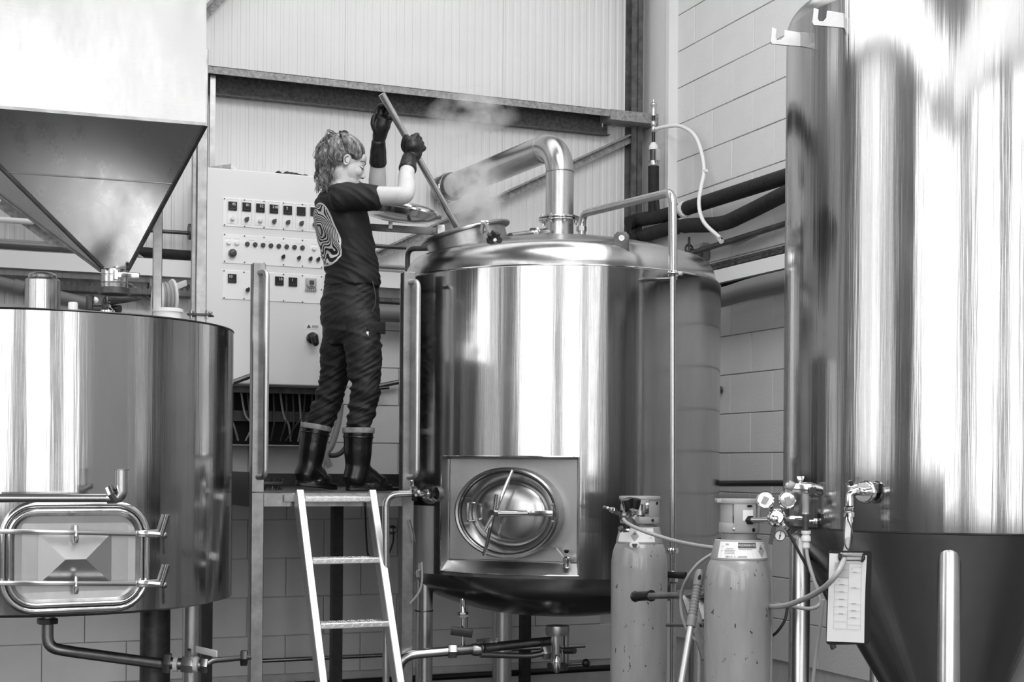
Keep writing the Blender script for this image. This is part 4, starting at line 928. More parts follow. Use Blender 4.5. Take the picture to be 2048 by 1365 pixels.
# ================================================================== control cabinet
bF = .45
def kq(x, y, b=bF): return pb(x, y, b)
cz1, cz0 = kq(413, 333).z, kq(520, 770).z
ca1, ca0 = kq(412, 500).x, kq(702, 500).x
cab = thing('control_cabinet', 'pale grey wall-mounted control cabinet with rows of instruments behind the brewer', 'cabinet', RW @ V(((ca0 + ca1) / 2, bF / 2, cz0)))
M(RW).bx((ca0, .02, cz0), (ca1, bF - .02, cz1)).build('cabinet_body', 'cabinet_grey', cab, smooth=False, bev=.004)
cdoor = M(RW).bx((ca0 + .003, bF - .02, cz0 + .003), (ca1 - .003, bF, cz1 - .003)).build('cabinet_door', 'cabinet_grey', cab, smooth=False, bev=.006)
def panel(x0, y0, x1, y1, name):                       # plate given by its left edge top/bottom and right end
    A = kq(x0, y0); B = kq(x0, y1); aa = kq(x1, y0).x
    return M(RW).bx((aa, bF, B.z), (A.x, bF + .004, A.z)).build(name, 'plate_white', cab, smooth=False, bev=.001, seg=1)
PL = [panel(446, 395, 662, 452, 'instrument_plate'), panel(445.5, 468, 646, 526, 'instrument_plate'), panel(444.5, 540, 645, 598, 'instrument_plate')]
def screws(par, xs, ys0, ys1):
    for x, y in zip(xs, ys0): p = kq(x, y, bF + .004); M(RW).cyl(p, p + V((0, .003, 0)), .0036, n=8).build('screw', 'dark_knob', par)
    for x, y in zip(xs, ys1): p = kq(x, y, bF + .004); M(RW).cyl(p, p + V((0, .003, 0)), .0036, n=8).build('screw', 'dark_knob', par)
XS = (449, 489, 528, 567, 605)
screws(PL[0], XS, (397.5, 400.5, 403.5, 406.5, 409.5), (450, 453, 455.5, 458.5, 461))
screws(PL[1], XS + (643,), (469.5, 472.5, 475, 478, 481, 509), (523, 525, 527, 530, 533, 535))
screws(PL[2], (448, 488, 567, 605, 643), (542, 545, 549.5, 552, 554), (596, 598, 602, 604.5, 580))
XW, ZW = -AX, UZ                                       # text axes on the cabinet door
def display(x, y, par, txt, w=17, h=18.5, dots=True, side=1):
    p0, p1 = kq(x - w / 2, y - h / 2, bF + .004), kq(x + w / 2, y + h / 2, bF + .004)
    d = M(RW).bx((p1.x, bF + .004, p1.z), (p0.x, bF + .012, p0.z)).build('display', 'display_black', par, smooth=False, bev=.001, seg=1)
    o = (p0 + p1) / 2
    if txt: text(txt, 'digits', .021, RW @ (o + V((-.005 * side, .0085 + .004, .009))), XW, ZW, 'digit_white', d)
    if dots:
        mb = M(RW)
        for q in range(4): mb.box(o + V((.012 - .008 * q, .0085, -.014)), (.004, .001, .005))
        mb.build('display_keys', 'dark_knob', d, smooth=False)
    return d
def knob(x, y, par, mat='dark_knob', ang=.6, r=.0115):
    p = kq(x, y, bF + .004)
    k = M(RW).lathe([(r, 0), (r * 1.05, .004), (r, .014), (r * .9, .017), (.001, .017)], p, (0, 1, 0), 18).build('selector_knob', mat, par)
    c, s_ = cos(ang), sin(ang); M(RW).bar(p + V((s_ * r * .95, .02, -c * r * .95)), p + V((-s_ * r * 1.15, .02, c * r * 1.15)), .007, .01, (0, 1, 0)).build('knob_pointer', mat, k, bev=.001, seg=1)
for i, (x, y, s_) in enumerate(((465, 412.5, '45'), (493, 414.5, '81'), (520.5, 416.5, '52'), (547.5, 418.5, '218'), (575, 421, '2'), (602, 423, ''), (629, 424, ''))):
    display(x, y, PL[0], s_, side=-1 if s_ == '2' else 1)
    p0, p1 = kq(x - 10.5, y - 14.5, bF + .0043), kq(x + 10.5, y + 36, bF + .0043); mb = M(RW)
    for q0, q1 in (((p0.x, p0.z), (p1.x, p0.z)), ((p0.x, p1.z), (p1.x, p1.z)), ((p0.x, p0.z), (p0.x, p1.z)), ((p1.x, p0.z), (p1.x, p1.z))):
        mb.bar((q0[0], p0.y, q0[1]), (q1[0], p0.y, q1[1]), .0009, .0009, (0, 1, 0))
    mb.build('printed_frame', 'label_mid', PL[0], smooth=False)
for i, (x, y, mt) in enumerate(((465, 437.5, 'light_plastic'), (493, 439.5, 'dark_knob'), (520.5, 441.5, 'light_plastic'), (548, 443.5, 'dark_knob'), (575.5, 445.5, 'dark_knob'), (602.5, 447.5, 'dark_knob'), (629, 449.5, 'dark_knob'))): knob(x, y, PL[0], mt, .6 if i else .2)
def button(x, y, par, mat, r=.0115, name='push_button', h=.012):
    p = kq(x, y, bF + .004)
    b = M(RW).lathe([(r * 1.12, 0), (r * 1.12, .004), (r, .006), (r, h), (r * .85, h + .003), (.001, h + .003)], p, (0, 1, 0), 20).build(name, mat, par); return b
for x, y in ((457, 485.5), (473.5, 486.5), (628, 497.5)): button(x, y, PL[1], 'lens_white', name='indicator_lamp')
for i in range(8): button(494.5 + 15.75 * i, 488.5 + 1.05 * i, PL[1], 'dark_knob')
for x, y in ((566, 514.5), (597.5, 516.5), (620.5, 518.5), (636, 519.5)): knob(x, y, PL[1], 'black_plastic', .3, .010)
p = kq(464.5, 507, bF + .004)
es = M(RW).cyl(p, p + V((0, .003, 0)), .024, n=28).build('emergency_stop_disc', 'label_mid', PL[1])
M(RW).lathe([(.012, 0), (.012, .014), (.02, .016), (.02, .026), (.015, .032), (.001, .034)], p, (0, 1, 0), 24).build('emergency_stop_button', 'dark_knob', es)
mb = M(RW)
for x, y in ((456, 477), (474, 478), (503, 481), (536, 483), (567, 486), (598, 488), (628, 489)): mb.bx(kq(x - 6, y - .6, bF + .004), kq(x + 6, y + .6, bF + .0046))
mb.build('printed_legend', 'label_mid', PL[1], smooth=False)
display(464, 557.5, PL[2], '10', side=-2); display(558.3, 562.5, PL[2], '10', dots=True); display(585.5, 564.5, PL[2], '1', dots=True, side=-1)
knob(495, 580.5, PL[2], 'black_plastic', .4, .011); knob(530, 582, PL[2], 'light_plastic', .4, .011)
p = kq(621.5, 569, bF + .004); gy = M(RW).box(p + V((0, .006, .004)), (.061, .012, .06)).build('timer_box', 'grey_plastic', PL[2], smooth=False, bev=.005)
M(RW).lathe([(.027, 0), (.027, .006), (.023, .01), (.001, .01)], p + V((0, .012, .002)), (0, 1, 0), 28).build('timer_dial', 'grey_plastic', gy)
M(RW).box(p + V((0, .024, .007)), (.024, .003, .022)).build('timer_screen', 'dark_knob', gy, smooth=False); M(RW).box(p + V((0, .024, -.013)), (.02, .002, .006)).build('timer_keys', 'dark_knob', gy, smooth=False)
mb = M(RW)
for q in range(6): mb.box(p + V((.028 - .011 * q, .008, -.031)), (.008, .012, .012))
mb.build('timer_teeth', 'grey_plastic', gy, smooth=False)
p = kq(625, 653.5, bF); lab = M(RW).bx((p.x - .036, bF, p.z - .013), (p.x + .036, bF + .0015, p.z + .013)).build('warning_label', 'label_white', cdoor, smooth=False)
M(RW).prism([(-.011, -.008), (.011, -.008), (0, .011)], p + V((.021, .002, 0)), (-1, 0, 0), (0, 0, 1), .001).build('warning_triangle', 'dark_knob', lab, smooth=False)
M(RW).box(p + V((-.014, .0018, 0)), (.036, .0012, .015)).build('warning_legend', 'label_mid', lab, smooth=False)
p = kq(625, 680, bF)
iso = M(RW).lathe([(.030, 0), (.032, .004), (.032, .02), (.026, .026), (.001, .026)], p + V((.004, 0, .008)), (0, 1, 0), 28).build('isolator_base', 'black_plastic', cdoor)
M(RW).limb([p + V((.002, .04, .016)), p + V((-.006, .044, -.02)), p + V((-.008, .042, -.03))], [.024, .020, .014], 12).build('isolator_handle', 'black_plastic', iso)
# bits lying on top of the cabinet
rl = thing('paper_roll', 'rolled pale drawing lying on top of the control cabinet', 'roll', RW @ kq(455, 333, .3))
pa0, pa1 = kq(422, 331, .25), kq(467, 326, .38); pa0.z = cz1 + .021; pa1.z = cz1 + .021
M(RW).cyl(pa0, pa1, .021, n=20).build('roll', 'hessian', rl); e = (pa1 - pa0).normalized()
M(RW).lathe([(.021, 0), (.019, .003), (.014, .001), (.012, .004), (.007, .001), (.001, .003)], pa1, e, 20).build('roll_end', 'paper', rl)
cl_ = M(RW); rnd = random.Random(3)
pts = [(kq(x, 340, .34).x, .34, cz1 + h) for x, h in ((547, .006), (565, .012), (583, .018), (600, .013), (622, .008))]
cl_.limb([V(q) for q in pts], [.005, .009, .012, .010, .005], 10)
for k in range(9): q0 = V(pts[k % 4]); q1 = V(pts[k % 4 + 1]); cl_.limb([q0 + V((rnd.uniform(-.01, .01), rnd.uniform(-.05, .02), -.004)), q0.lerp(q1, .5) + V((0, rnd.uniform(-.03, .03), rnd.uniform(.002, .012))), q1 + V((rnd.uniform(-.01, .01), rnd.uniform(-.05, .02), -.004))], [.004, .009, .004], 8)
single(cl_, 'crumpled_glove', 'black_plastic', 'crumpled black glove lying on top of the control cabinet', 'glove')
# black cable backboard below the cabinet
bd = thing('cable_backboard', 'black open cable board with hanging wires beneath the control cabinet', 'cable board', RW @ V(((ca0 + ca1) / 2, .2, kq(520, 893, .25).z)))
zb_, zt_ = kq(520, 892, .25).z, cz0 - .0
ba0, ba1 = kq(650, 800, .25).x, kq(440, 800, .25).x
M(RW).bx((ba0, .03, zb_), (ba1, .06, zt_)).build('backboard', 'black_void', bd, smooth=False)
M(RW).bx((ba0, .06, zb_), (ba1, .25, zb_ + .006)).build('shelf_lip', 'satin_steel', bd, smooth=False)
M(RW).bx((ba0, .235, zt_ - .035), (ba1, .25, zt_ - .0)).build('top_rail', 'dark_steel', bd, smooth=False)
M(RW).bx((ba0, .06, zb_ + .14), (ba1, .10, zb_ + .20)).build('terminal_rail', 'dark_steel', bd, smooth=False)
rnd = random.Random(11)
for i in range(16):
    x0 = ba0 + (ba1 - ba0) * (i + .5) / 16; d = rnd.uniform(-.12, .12)
    M(RW).tube([(x0, .16, zt_), (x0 + d * .2, .2, zt_ - .15), (x0 + d * .6, .2, zb_ + .12), (x0 + d, .12, zb_ + .03)], .006, 6, smooth=5).build('hanging_wire', 'cable' if i % 3 else 'cable_grey', bd)
single(M().tube([RW @ kq(*q, .3) for q in ((682, 810), (676, 850), (664, 890), (652, 910), (660, 935))], .018, 10, smooth=5), 'corrugated_conduit', 'cable_grey', 'grey flexible conduit dropping behind the brewer\'s legs', 'cable')
single(M().tube([RW @ kq(*q, .3) for q in ((700, 880), (684, 905), (664, 912), (648, 904))], .014, 10, smooth=5), 'flexible_conduit', 'cable', 'black flexible conduit looping behind the boots', 'cable')

# ================================================================== platform, handrails and ladder
PF = px(513, 980, 6.35); PLn = .688; zP = 1.41
PR = PF - AX * PLn
plat = thing('work_platform', 'steel work platform with posts and grab rails the brewer stands on', 'platform', V((PF.x, PF.y, 0)))
def lp_(i, j, z): return V((PF.x, PF.y, 0)) - AX * i - BX * j + UZ * z       # i along to the right, j towards the wall
MPf = Matrix(((-AX.x, -BX.x, 0, PF.x), (-AX.y, -BX.y, 0, PF.y), (0, 0, 1, 0), (0, 0, 0, 1)))
PW = .056; PD = 1.2; bPF = (V((PF.x, PF.y, 0)) - C0).dot(BX); DK = bPF - .06      # deck extended back to the wall to shade the blockwork below
ztL, ztR = px(513, 528, 6.35).z, px(813, 545, 6.6).z
for i_, zt in ((0, ztL), (PLn, ztR)):
    M(MPf).bx((i_ - PW / 2, -PW / 2, 0), (i_ + PW / 2, PW / 2, zt)).build('front_post', 'satin_steel', plat, smooth=False, bev=.003, seg=1)
for i_ in (0, PLn): M(MPf).bx((i_ - PW / 2, PD - PW / 2, 0), (i_ + PW / 2, PD + PW / 2, zP - .01)).build('rear_post', 'black_steel', plat, smooth=False)
M(MPf).bx((PW / 2, -PW / 2 + .004, zP - .065), (PLn - PW / 2, PW / 2, zP - .006)).build('front_beam', 'satin_steel', plat, smooth=False)
M(MPf).bx((-PW / 2 - .004, PW / 2, zP - .068), (PW / 2 - .01, PD, zP + .085)).build('side_board', 'black_steel', plat, smooth=False)
M(MPf).bx((PLn - PW / 2, PW / 2, zP - .068), (PLn + PW / 2, PD, zP - .006)).build('side_beam', 'black_steel', plat, smooth=False)
M(MPf).bx((-1.35, DK - .40, zP - .068), (PLn + .55, DK - .37, zP + .07)).build('rear_kick_board', 'black_steel', plat, smooth=False)
M(MPf).bx((-PW / 2, -PW / 2, zP - .006), (PLn + PW / 2, PD, zP)).build('deck_plate', 'dark_steel', plat, smooth=False)
M(MPf).bx((-1.35, PD, zP - .006), (PLn + PW / 2, DK, zP)).build('rear_deck_plate', 'dark_steel', plat, smooth=False)
M(MPf).bx((PLn + PW / 2, DK - .85, zP - .006), (2.1, DK, zP)).build('rear_shade_plate', 'dark_steel', plat, smooth=False)  # unseen plate behind the copper, added to keep the lower wall dark
for i_ in (-1.3, 2.05): M(MPf).bx((i_ - PW / 2, DK - .1, 0), (i_ + PW / 2, DK - .04, zP - .006)).build('rear_post', 'black_steel', plat, smooth=False)
for i_, zt, yt, yb2 in ((0, ztL, 541, 955), (PLn, ztR, 561, 955)):
    x_ = (514 if i_ == 0 else 814)
    D_ = 6.35 if i_ == 0 else 6.608
    zt2, zb2 = px(x_, yt, D_ - .1).z, px(x_, yb2, D_ - .1).z
    M(MPf).tube([(i_ + .0, -PW / 2 + .004, zt2), (i_ + .018, -PW / 2 - .065, zt2 + .0), (i_ + .018, -PW / 2 - .065, zb2), (i_ + .0, -PW / 2 + .004, zb2)], .0125, 14, bend=.035).build('grab_rail', 'aluminium', plat)
# ladder
lad = thing('ladder', 'pale aluminium ladder with chequer-plate treads leaning on the platform', 'ladder', lp_(.36, -.7, 0))
sl = .45 / .82
def lf(i, z, d=0.0): return (i, -PW / 2 - .03 - (zP - z) * sl - d, z)
uL = (px(598, 992, 6.35) - lp_(0, 0, 0)).dot(-AX); uR = (px(750, 992, 6.42) - lp_(0, 0, 0)).dot(-AX)
for u_ in (uL, uR):
    mb = M(MPf); mb.bar(lf(u_, zP - .005), lf(u_, 0.0), .034, .07, (1, 0, 0)); mb.build('stile', 'aluminium', lad, smooth=False, bev=.003, seg=1)
M(MPf).bar((uL - .06, -PW / 2 - .012, zP - .028), (uL + .01, -PW / 2 - .012, zP - .028), .02, .03, (0, 1, 0)).build('hook_plate', 'satin_steel', lad, smooth=False)
zs_ = [zP - .02 - .262 * k for k in range(0, 6)]
def tread(z, k):
    c = lf(0, z); y0 = c[1]
    tr_ = M(MPf).bx((uL + .015, y0 - .045, z - .024), (uR - .015, y0 + .06, z)).build('tread', 'alu_tread', lad, smooth=False, bev=.003, seg=1)
    mb = M(MPf); x_ = uL + .03; s_ = 1
    while x_ < uR - .03:                                # raised chequer bars
        for yy in (-.03, 0, .03): mb.bar((x_ - .007, y0 + yy - .006 * s_, z + .001), (x_ + .007, y0 + yy + .006 * s_, z + .001), .004, .003, (0, 0, 1))
        mb.bar((x_ - .006, y0 - .0465, z - .012 - .006 * s_), (x_ + .006, y0 - .0465, z - .012 + .006 * s_), .003, .004, (0, 1, 0))
        x_ += .021; s_ = -s_
    mb.build('chequer_bars', 'alu_tread', tr_, smooth=False)
for k, z in enumerate(zs_): tread(z, k)
# scrubbing brush on the deck
br = thing('scrubbing_brush', 'dark scrubbing brush lying on the platform deck beside the rear boot', 'brush', lp_(.13, .35, zP))
M(MPf).box((.13, .35, zP + .03), (.13, .05, .018)).build('brush_back', 'black_plastic', br, bev=.006)
mb = M(MPf); rnd = random.Random(5)
for i in range(70):
    x0, y0 = .13 + rnd.uniform(-.06, .06), .35 + rnd.uniform(-.02, .02); mb.bar((x0, y0, zP + .02), (x0 + rnd.uniform(-.02, .02), y0 + rnd.uniform(-.02, .02), zP + rnd.choice((.0, .055))), .002, .002)
b_ = mb.build('bristles', 'rubber', br, smooth=False); b_['kind'] = 'stuff'

# ================================================================== gas cylinders
def gas(x, D, label, rot, front):
    c = px(x, 1200, D); c.z = 0
    t = thing('gas_cylinder', label, 'gas cylinder', c, 'gas cylinders in front of the copper')
    T = Matrix.Translation(c) @ Matrix.Rotation(rot, 4, 'Z')
    pr = [(.001, .0), (.10, .0), (.113, .02), (.115, .05), (.115, 1.12)]
    pr += [(.075 + .04 * cos(a), 1.12 + .115 * sin(a)) for a in [radians(q) for q in (15, 30, 45, 58, 70)]] + [(.06, 1.245)]
    M(T).lathe(pr, n=48).build('bottle', 'bottle_paint', t)
    lb = M(T).lathe([(.0945, 1.222), (.0955, 1.226), (.081, 1.288), (.078, 1.29)], n=48).build('shoulder_ring', 'guard_paint', t)
    M(T).lathe([(.060, 1.24), (.060, 1.31), (.03, 1.315)], n=32).build('neck', 'bottle_paint', t)
    return t, T, lb
def arcwall(mb, r0, r1, z0, z1, a0, a1, n=10):
    vs = []
    for i in range(n + 1):
        a = a0 + (a1 - a0) * i / n
        vs += [(r * sin(a), -r * cos(a), z) for r, z in ((r0, z0), (r1, z0), (r1, z1), (r0, z1))]
    fs = [(0, 1, 2, 3), tuple(4 * n + q for q in (3, 2, 1, 0))]
    for i in range(n):
        for q in range(4): fs.append((4 * i + q, 4 * i + (q + 1) % 4, 4 * i + 4 + (q + 1) % 4, 4 * i + 4 + q))
    mb.add(vs, fs)
def sticker(T, par, a0, a1, f0, f1, mat, name, eps=.0012):   # patch on the conical shoulder ring
    mb = M(T); n = 12; vs = []
    for i in range(n + 1):
        a = a0 + (a1 - a0) * i / n
        for f in (f0, f1): r = .0955 - (.0955 - .081) * f + eps; vs.append((r * sin(a), -r * cos(a), 1.226 + .062 * f))
    mb.add(vs, [(2 * i, 2 * i + 2, 2 * i + 3, 2 * i + 1) for i in range(n)]); return mb.build(name, mat, par, smooth=False)
def ring_pt(T, a, f, eps=.0024):
    r = .0955 - .0145 * f + eps; return T @ V((r * sin(a), -r * cos(a), 1.226 + .062 * f)), (T.to_3x3() @ V((cos(a), sin(a), 0))), (T.to_3x3() @ V((-.0145 * sin(a), .0145 * cos(a), .062))).normalized()
def diamond(T, par, a, f, s=.017):
    o, ux, uy = ring_pt(T, a, f); d = M().prism([(0, -s * 1.3), (s, 0), (0, s * 1.3), (-s, 0)], o, ux, uy, .0006).build('hazard_diamond', 'label_mid', par, smooth=False)
    M().ell(o + uy * .008, (.006, .002, .003), (ux, ux.cross(uy), uy), 10, 6).build('hazard_symbol', 'ink', d)
def word(T, par, s, a, f, size, mat, name='label_text', step=None):
    n = len(s); st = step or size * .62 / .09
    for i, ch in enumerate(s):
        if ch == ' ': continue
        o, ux, uy = ring_pt(T, a + (i - (n - 1) / 2) * st, f, .0026); text(ch, name, size, o, ux, uy, mat, par, .0002)
# --- left cylinder
g1, T1, l1 = gas(1278, 5.90, 'left grey gas cylinder with chipped paint and black-knobbed regulator', 0.0, 0)
sticker(T1, l1, -1.2, .62, .05, .95, 'label_white', 'paper_label'); diamond(T1, l1, -.30, .45)
for (a, f, w_) in ((.12, .85, .28), (.12, .72, .22), (.5, .5, .06), (.42, .3, .1), (-.75, .7, .3)): sticker(T1, l1, a - w_ / 2, a + w_ / 2, f, f + .05, 'label_mid', 'label_print', .0018)
gd = M(T1)
arcwall(gd, .072, .080, 1.302, 1.33, -pi, pi, 40); arcwall(gd, .070, .084, 1.398, 1.412, -pi, pi, 40)
for a0, a1 in ((.42, 1.7), (-1.45, -.85), (2.2, 4.1)): arcwall(gd, .072, .080, 1.325, 1.40, a0, a1)
gdo = gd.build('valve_guard', 'guard_paint', g1, ang=40, bev=.003, seg=2)
for a, z, r, mt in ((.95, 1.385, .007, 'black_void'), (.62, 1.316, .007, 'dark_steel'), (-1.35, 1.385, .006, 'black_void')):
    o = T1 @ V((.0805 * sin(a), -.0805 * cos(a), z)); d = T1.to_3x3() @ V((sin(a), -cos(a), 0)); M().cyl(o - d * .002, o + d * .0012, r, n=14).build('guard_hole', mt, gdo)
M(T1).lathe([(.02, 1.30), (.02, 1.33), (.026, 1.335), (.026, 1.352), (.014, 1.356), (.014, 1.38), (.001, 1.38)], n=20).build('cylinder_valve', 'brass', g1)
M(T1).lathe([(.001, -.01), (.024, -.01), (.026, 0), (.024, .01), (.001, .01)], (.03, -.02, 1.366), (1, 0, 0), 16).build('valve_wheel', 'satin_steel', g1)
M().lathe([(.05, 0), (.05, .0012), (.001, .0012)], px(1268, 1091, 5.79), (0, -1, .45), 20).build('round_sticker', 'label_white', g1) if False else None
o = px(1269, 1091, 5.80)
st_ = M().ell(o, (.021, .004, .015), None, 20, 8).build('round_sticker', 'label_white', g1); M().prism([(-.011, .006), (.011, .006), (.007, -.01), (-.007, -.01)], o + V((0, -.0045, 0)), (1, 0, 0), (0, 0, 1), .001).build('sticker_print', 'dark_knob', st_, smooth=False)
r1 = thing('pressure_regulator', 'small brass regulator with black knobs on the left gas cylinder', 'regulator', px(1247, 1062, 5.78))
M().lathe([(.001, -.02), (.022, -.02), (.026, -.01), (.026, .012), (.02, .02), (.001, .022)], px(1253, 1032, 5.78), (.55, -.75, .15), 20).build('regulator_body', 'satin_steel', r1)
M().cyl(px(1247, 1030, 5.78), px(1226, 1021, 5.76), .014, n=6).build('hex_outlet', 'chrome', r1)
M().lathe([(.010, 0), (.010, .012), (.006, .014), (.006, .026), (.008, .028), (.005, .034), (.0065, .044), (.001, .046)], px(1226, 1021, 5.76), px(1206, 1014, 5.74) - px(1226, 1021, 5.76), 12).build('quick_connector', 'chrome', r1)
for (x, y, r, dx) in ((1256, 1008, .022, -.3), (1271, 1008, .019, .2)):
    M().lathe([(.001, -.02), (r, -.018), (r * 1.05, 0), (r, .02), (.001, .022)], px(x, y, 5.76), (dx, -.2, 1), 12).build('adjusting_knob', 'black_plastic', r1)
M().cyl(px(1268, 1036, 5.77), px(1262, 1045, 5.75), .020, .024, n=16).build('inlet_nut', 'brass', r1)
M().cyl(px(1252, 1048, 5.77), px(1254, 1060, 5.77), .014, n=12).build('relief_valve', 'black_plastic', r1)
M().cyl(px(1238, 1061, 5.76), px(1246, 1057, 5.76), .013, n=6).cyl(px(1246, 1062, 5.76), px(1258, 1061, 5.76), .008, n=8).build('drain_plug', 'chrome', r1)
# --- right cylinder
g2, T2, l2 = gas(1477, 4.90, 'right grey gas cylinder with FOODFRESH label and twin-gauge regulator', 0.0, 1)
sticker(T2, l2, -.98, 1.25, .05, .93, 'label_white', 'paper_label')
o = sticker(T2, l2, -.19, .55, .60, .90, 'ink', 'name_strip', .002)
word(T2, o, 'FOODFRESH CO', .155, .75, .0092, 'label_white', 'name_letter', .0565); word(T2, o, '2', .515, .68, .0062, 'label_white', 'name_letter')
diamond(T2, l2, .78, .44, .016); word(T2, l2, 'UN1013', -.45, .14, .0095, 'ink', 'number_letter', .062)
word(T2, l2, 'CO2', -.62, .80, .007, 'ink', 'print_letter', .045)
for (a, f, w_) in ((.08, .52, .5), (.2, .52, .3), (-.5, .55, .3), (-.5, .46, .42), (-.5, .38, .36), (-.5, .30, .4), (-.02, .16, .3), (-.05, .10, .36), (1.02, .8, .12), (1.08, .6, .06), (1.08, .5, .06), (-.8, .65, .05), (-.82, .42, .06)): sticker(T2, l2, a - w_ / 2, a + w_ / 2, f, f + .035, 'label_mid', 'label_print', .0018)
gd = M(T2)
arcwall(gd, .058, .068, 1.312, 1.345, -pi, pi, 36); arcwall(gd, .050, .072, 1.410, 1.426, -pi, pi, 40)
arcwall(gd, .058, .070, 1.316, 1.418, -.42, .78); arcwall(gd, .056, .064, 1.325, 1.418, -1.6, -.5); arcwall(gd, .060, .072, 1.35, 1.415, 1.05, 1.75); arcwall(gd, .058, .068, 1.33, 1.415, 2.4, 4.0)
mb = gd; mb.bx((-.080, -.03, 1.412), (-.05, .03, 1.426))
gdo = mb.build('valve_guard', 'guard_paint', g2, ang=40, bev=.003, seg=2)
a0, n_ = .05, 10
mb = M(T2); vs = []
for i in range(n_ + 1):
    a = .02 + .52 * i / n_
    for z in (1.353 + .003 * (i % 2), 1.39): vs.append((.0712 * sin(a), -.0712 * cos(a), z))
mb.add(vs, [(2 * i, 2 * i + 2, 2 * i + 3, 2 * i + 1) for i in range(n_)]).build('torn_label', 'label_white', gdo, smooth=False)
for a, z, sx, sz, mt in ((.36, 1.403, .011, .004, 'black_void'), (.60, 1.323, .007, .007, 'black_void'), (-.40, 1.326, .005, .005, 'chrome')):
    o = T2 @ V((.0702 * sin(a), -.0702 * cos(a), z)); M().ell(o, (sx, .003, sz), (V((cos(a), sin(a), 0)), V((-sin(a), cos(a), 0)), UZ), 14, 6).build('guard_hole', mt, gdo)
M(T2).lathe([(.02, 1.30), (.022, 1.35), (.03, 1.352), (.03, 1.37), (.014, 1.375), (.014, 1.40), (.001, 1.40)], n=20).build('cylinder_valve', 'brass', g2)
DR = 4.80
r2 = thing('flow_regulator', 'chrome regulator with two large gauges and clear flow tube on right cylinder', 'regulator', px(1552, 1062, DR))
M().cyl(px(1496, 1041, DR + .04), px(1538, 1041, DR), .0095, n=14).build('inlet_stem', 'pipe_steel', r2); M().cyl(px(1496, 1041, DR + .04), px(1503, 1041, DR + .03), .016, n=6).build('inlet_nut', 'black_plastic', r2)
rb2 = M().lathe([(.001, -.03), (.022, -.03), (.031, -.02), (.032, -.004), (.030, .0), (.032, .004), (.030, .016), (.02, .026), (.001, .028)], px(1553, 1036, DR), (-.15, -1, .1), 30).build('regulator_body', 'chrome', r2)
M().lathe([(.013, .0), (.013, .008), (.009, .011), (.001, .011)], px(1549, 1038, DR - .03), (-.15, -1, .1), 20).build('body_cap', 'polished', rb2)
def gauge(x, y, r, D, par, tilt=(.1, -1, .15), needle=True, face='gauge_glass'):
    o = px(x, y, D); d = V(tilt).normalized()
    gg = M().lathe([(.001, -.022), (r * .9, -.022), (r, -.016), (r, .002), (r * .93, .006), (r * .84, .004), (r * .84, 0)], o, d, 36).build('gauge', 'chrome', par)
    M().lathe([(r * .86, .001), (.001, .0012)], o, d, 30).build('gauge_dial', face, gg)
    x_, y_, _ = frame(d)
    if needle:
        M().bar(o + d * .003 - V((.003, 0, .012)), o + d * .003 + V((.004, 0, .018)), .003, .002).build('gauge_needle', 'ink', gg)
        M().ell(o + d * .003, .0035, None, 8, 6).build('needle_hub', 'ink', gg)
    else:
        s_ = r / .03; M(Matrix.Translation(o + d * .003) @ Matrix.Rotation(.45 if x < 1550 else -.35, 4, 'Y')).box((0, 0, -.004 * s_), (.019 * s_, .003, .026 * s_)).build('gauge_window', 'label_mid', gg, smooth=False, bev=.002)
    return gg
gauge(1531, 1000, .0295, DR - .03, r2, (-.15, -1, .2), False); gauge(1575, 1000, .0295, DR - .035, r2, (.1, -1, .2), False); gauge(1560, 1072, .0185, DR - .02, r2, (-.1, -1, .1), True, 'gauge_face')
M().cyl(px(1539, 1014, DR - .03), px(1546, 1024, DR - .01), .008, n=6).cyl(px(1566, 1015, DR - .03), px(1560, 1024, DR - .01), .008, n=6).build('gauge_stem', 'chrome', r2)
M().bar(px(1549, 1052, DR - .01), px(1541, 1089, DR - .02), .014, .006, (1, 0, 0)).build('bracket_arm', 'black_plastic', r2, smooth=False)
M().cyl(px(1567, 1050, DR), px(1577, 1060, DR - .01), .008, n=6).build('relief_nozzle', 'chrome', r2)
M().cyl(px(1570, 1038, DR), px(1588, 1038, DR), .010, n=6).cyl(px(1588, 1037, DR), px(1604, 1037, DR), .007, n=10).build('outlet_stem', 'chrome', r2)
fm = M().cyl(px(1611, 1045, DR), px(1611, 1028, DR), .012, n=16).cyl(px(1611, 1062, DR), px(1611, 1045, DR), .010, n=12).build('flow_meter_base', 'dark_knob', r2)
M().cyl(px(1611, 1028, DR), px(1611, 967, DR), .0108, n=18).build('flow_tube', 'clear_plastic', fm); M().lathe([(.0135, 0), (.0135, .005), (.001, .005)], px(1611, 1029, DR), n=18).build('flow_tube_collar', 'brass', fm)
M().cyl(px(1611, 1026, DR), px(1611, 970, DR), .004, n=8).build('flow_tube_core', 'label_mid', fm); M().cyl(px(1611, 967, DR), px(1611, 965.5, DR), .0112, n=18).build('flow_tube_cap', 'light_plastic', fm)
M().cyl(px(1618, 1043, DR), px(1627, 1043, DR), .005, n=8).box(px(1630, 1043, DR), (.012, .022, .018)).build('needle_valve_knob', 'chrome', fm, bev=.003)
M().lathe([(.010, 0), (.016, 0), (.016, -.010), (.011, -.012), (.016, -.02), (.0165, -.034), (.010, -.038), (.013, -.042), (.013, -.056), (.008, -.062)], px(1612, 1062, DR), n=16).build('hose_coupling', 'light_plastic', fm)

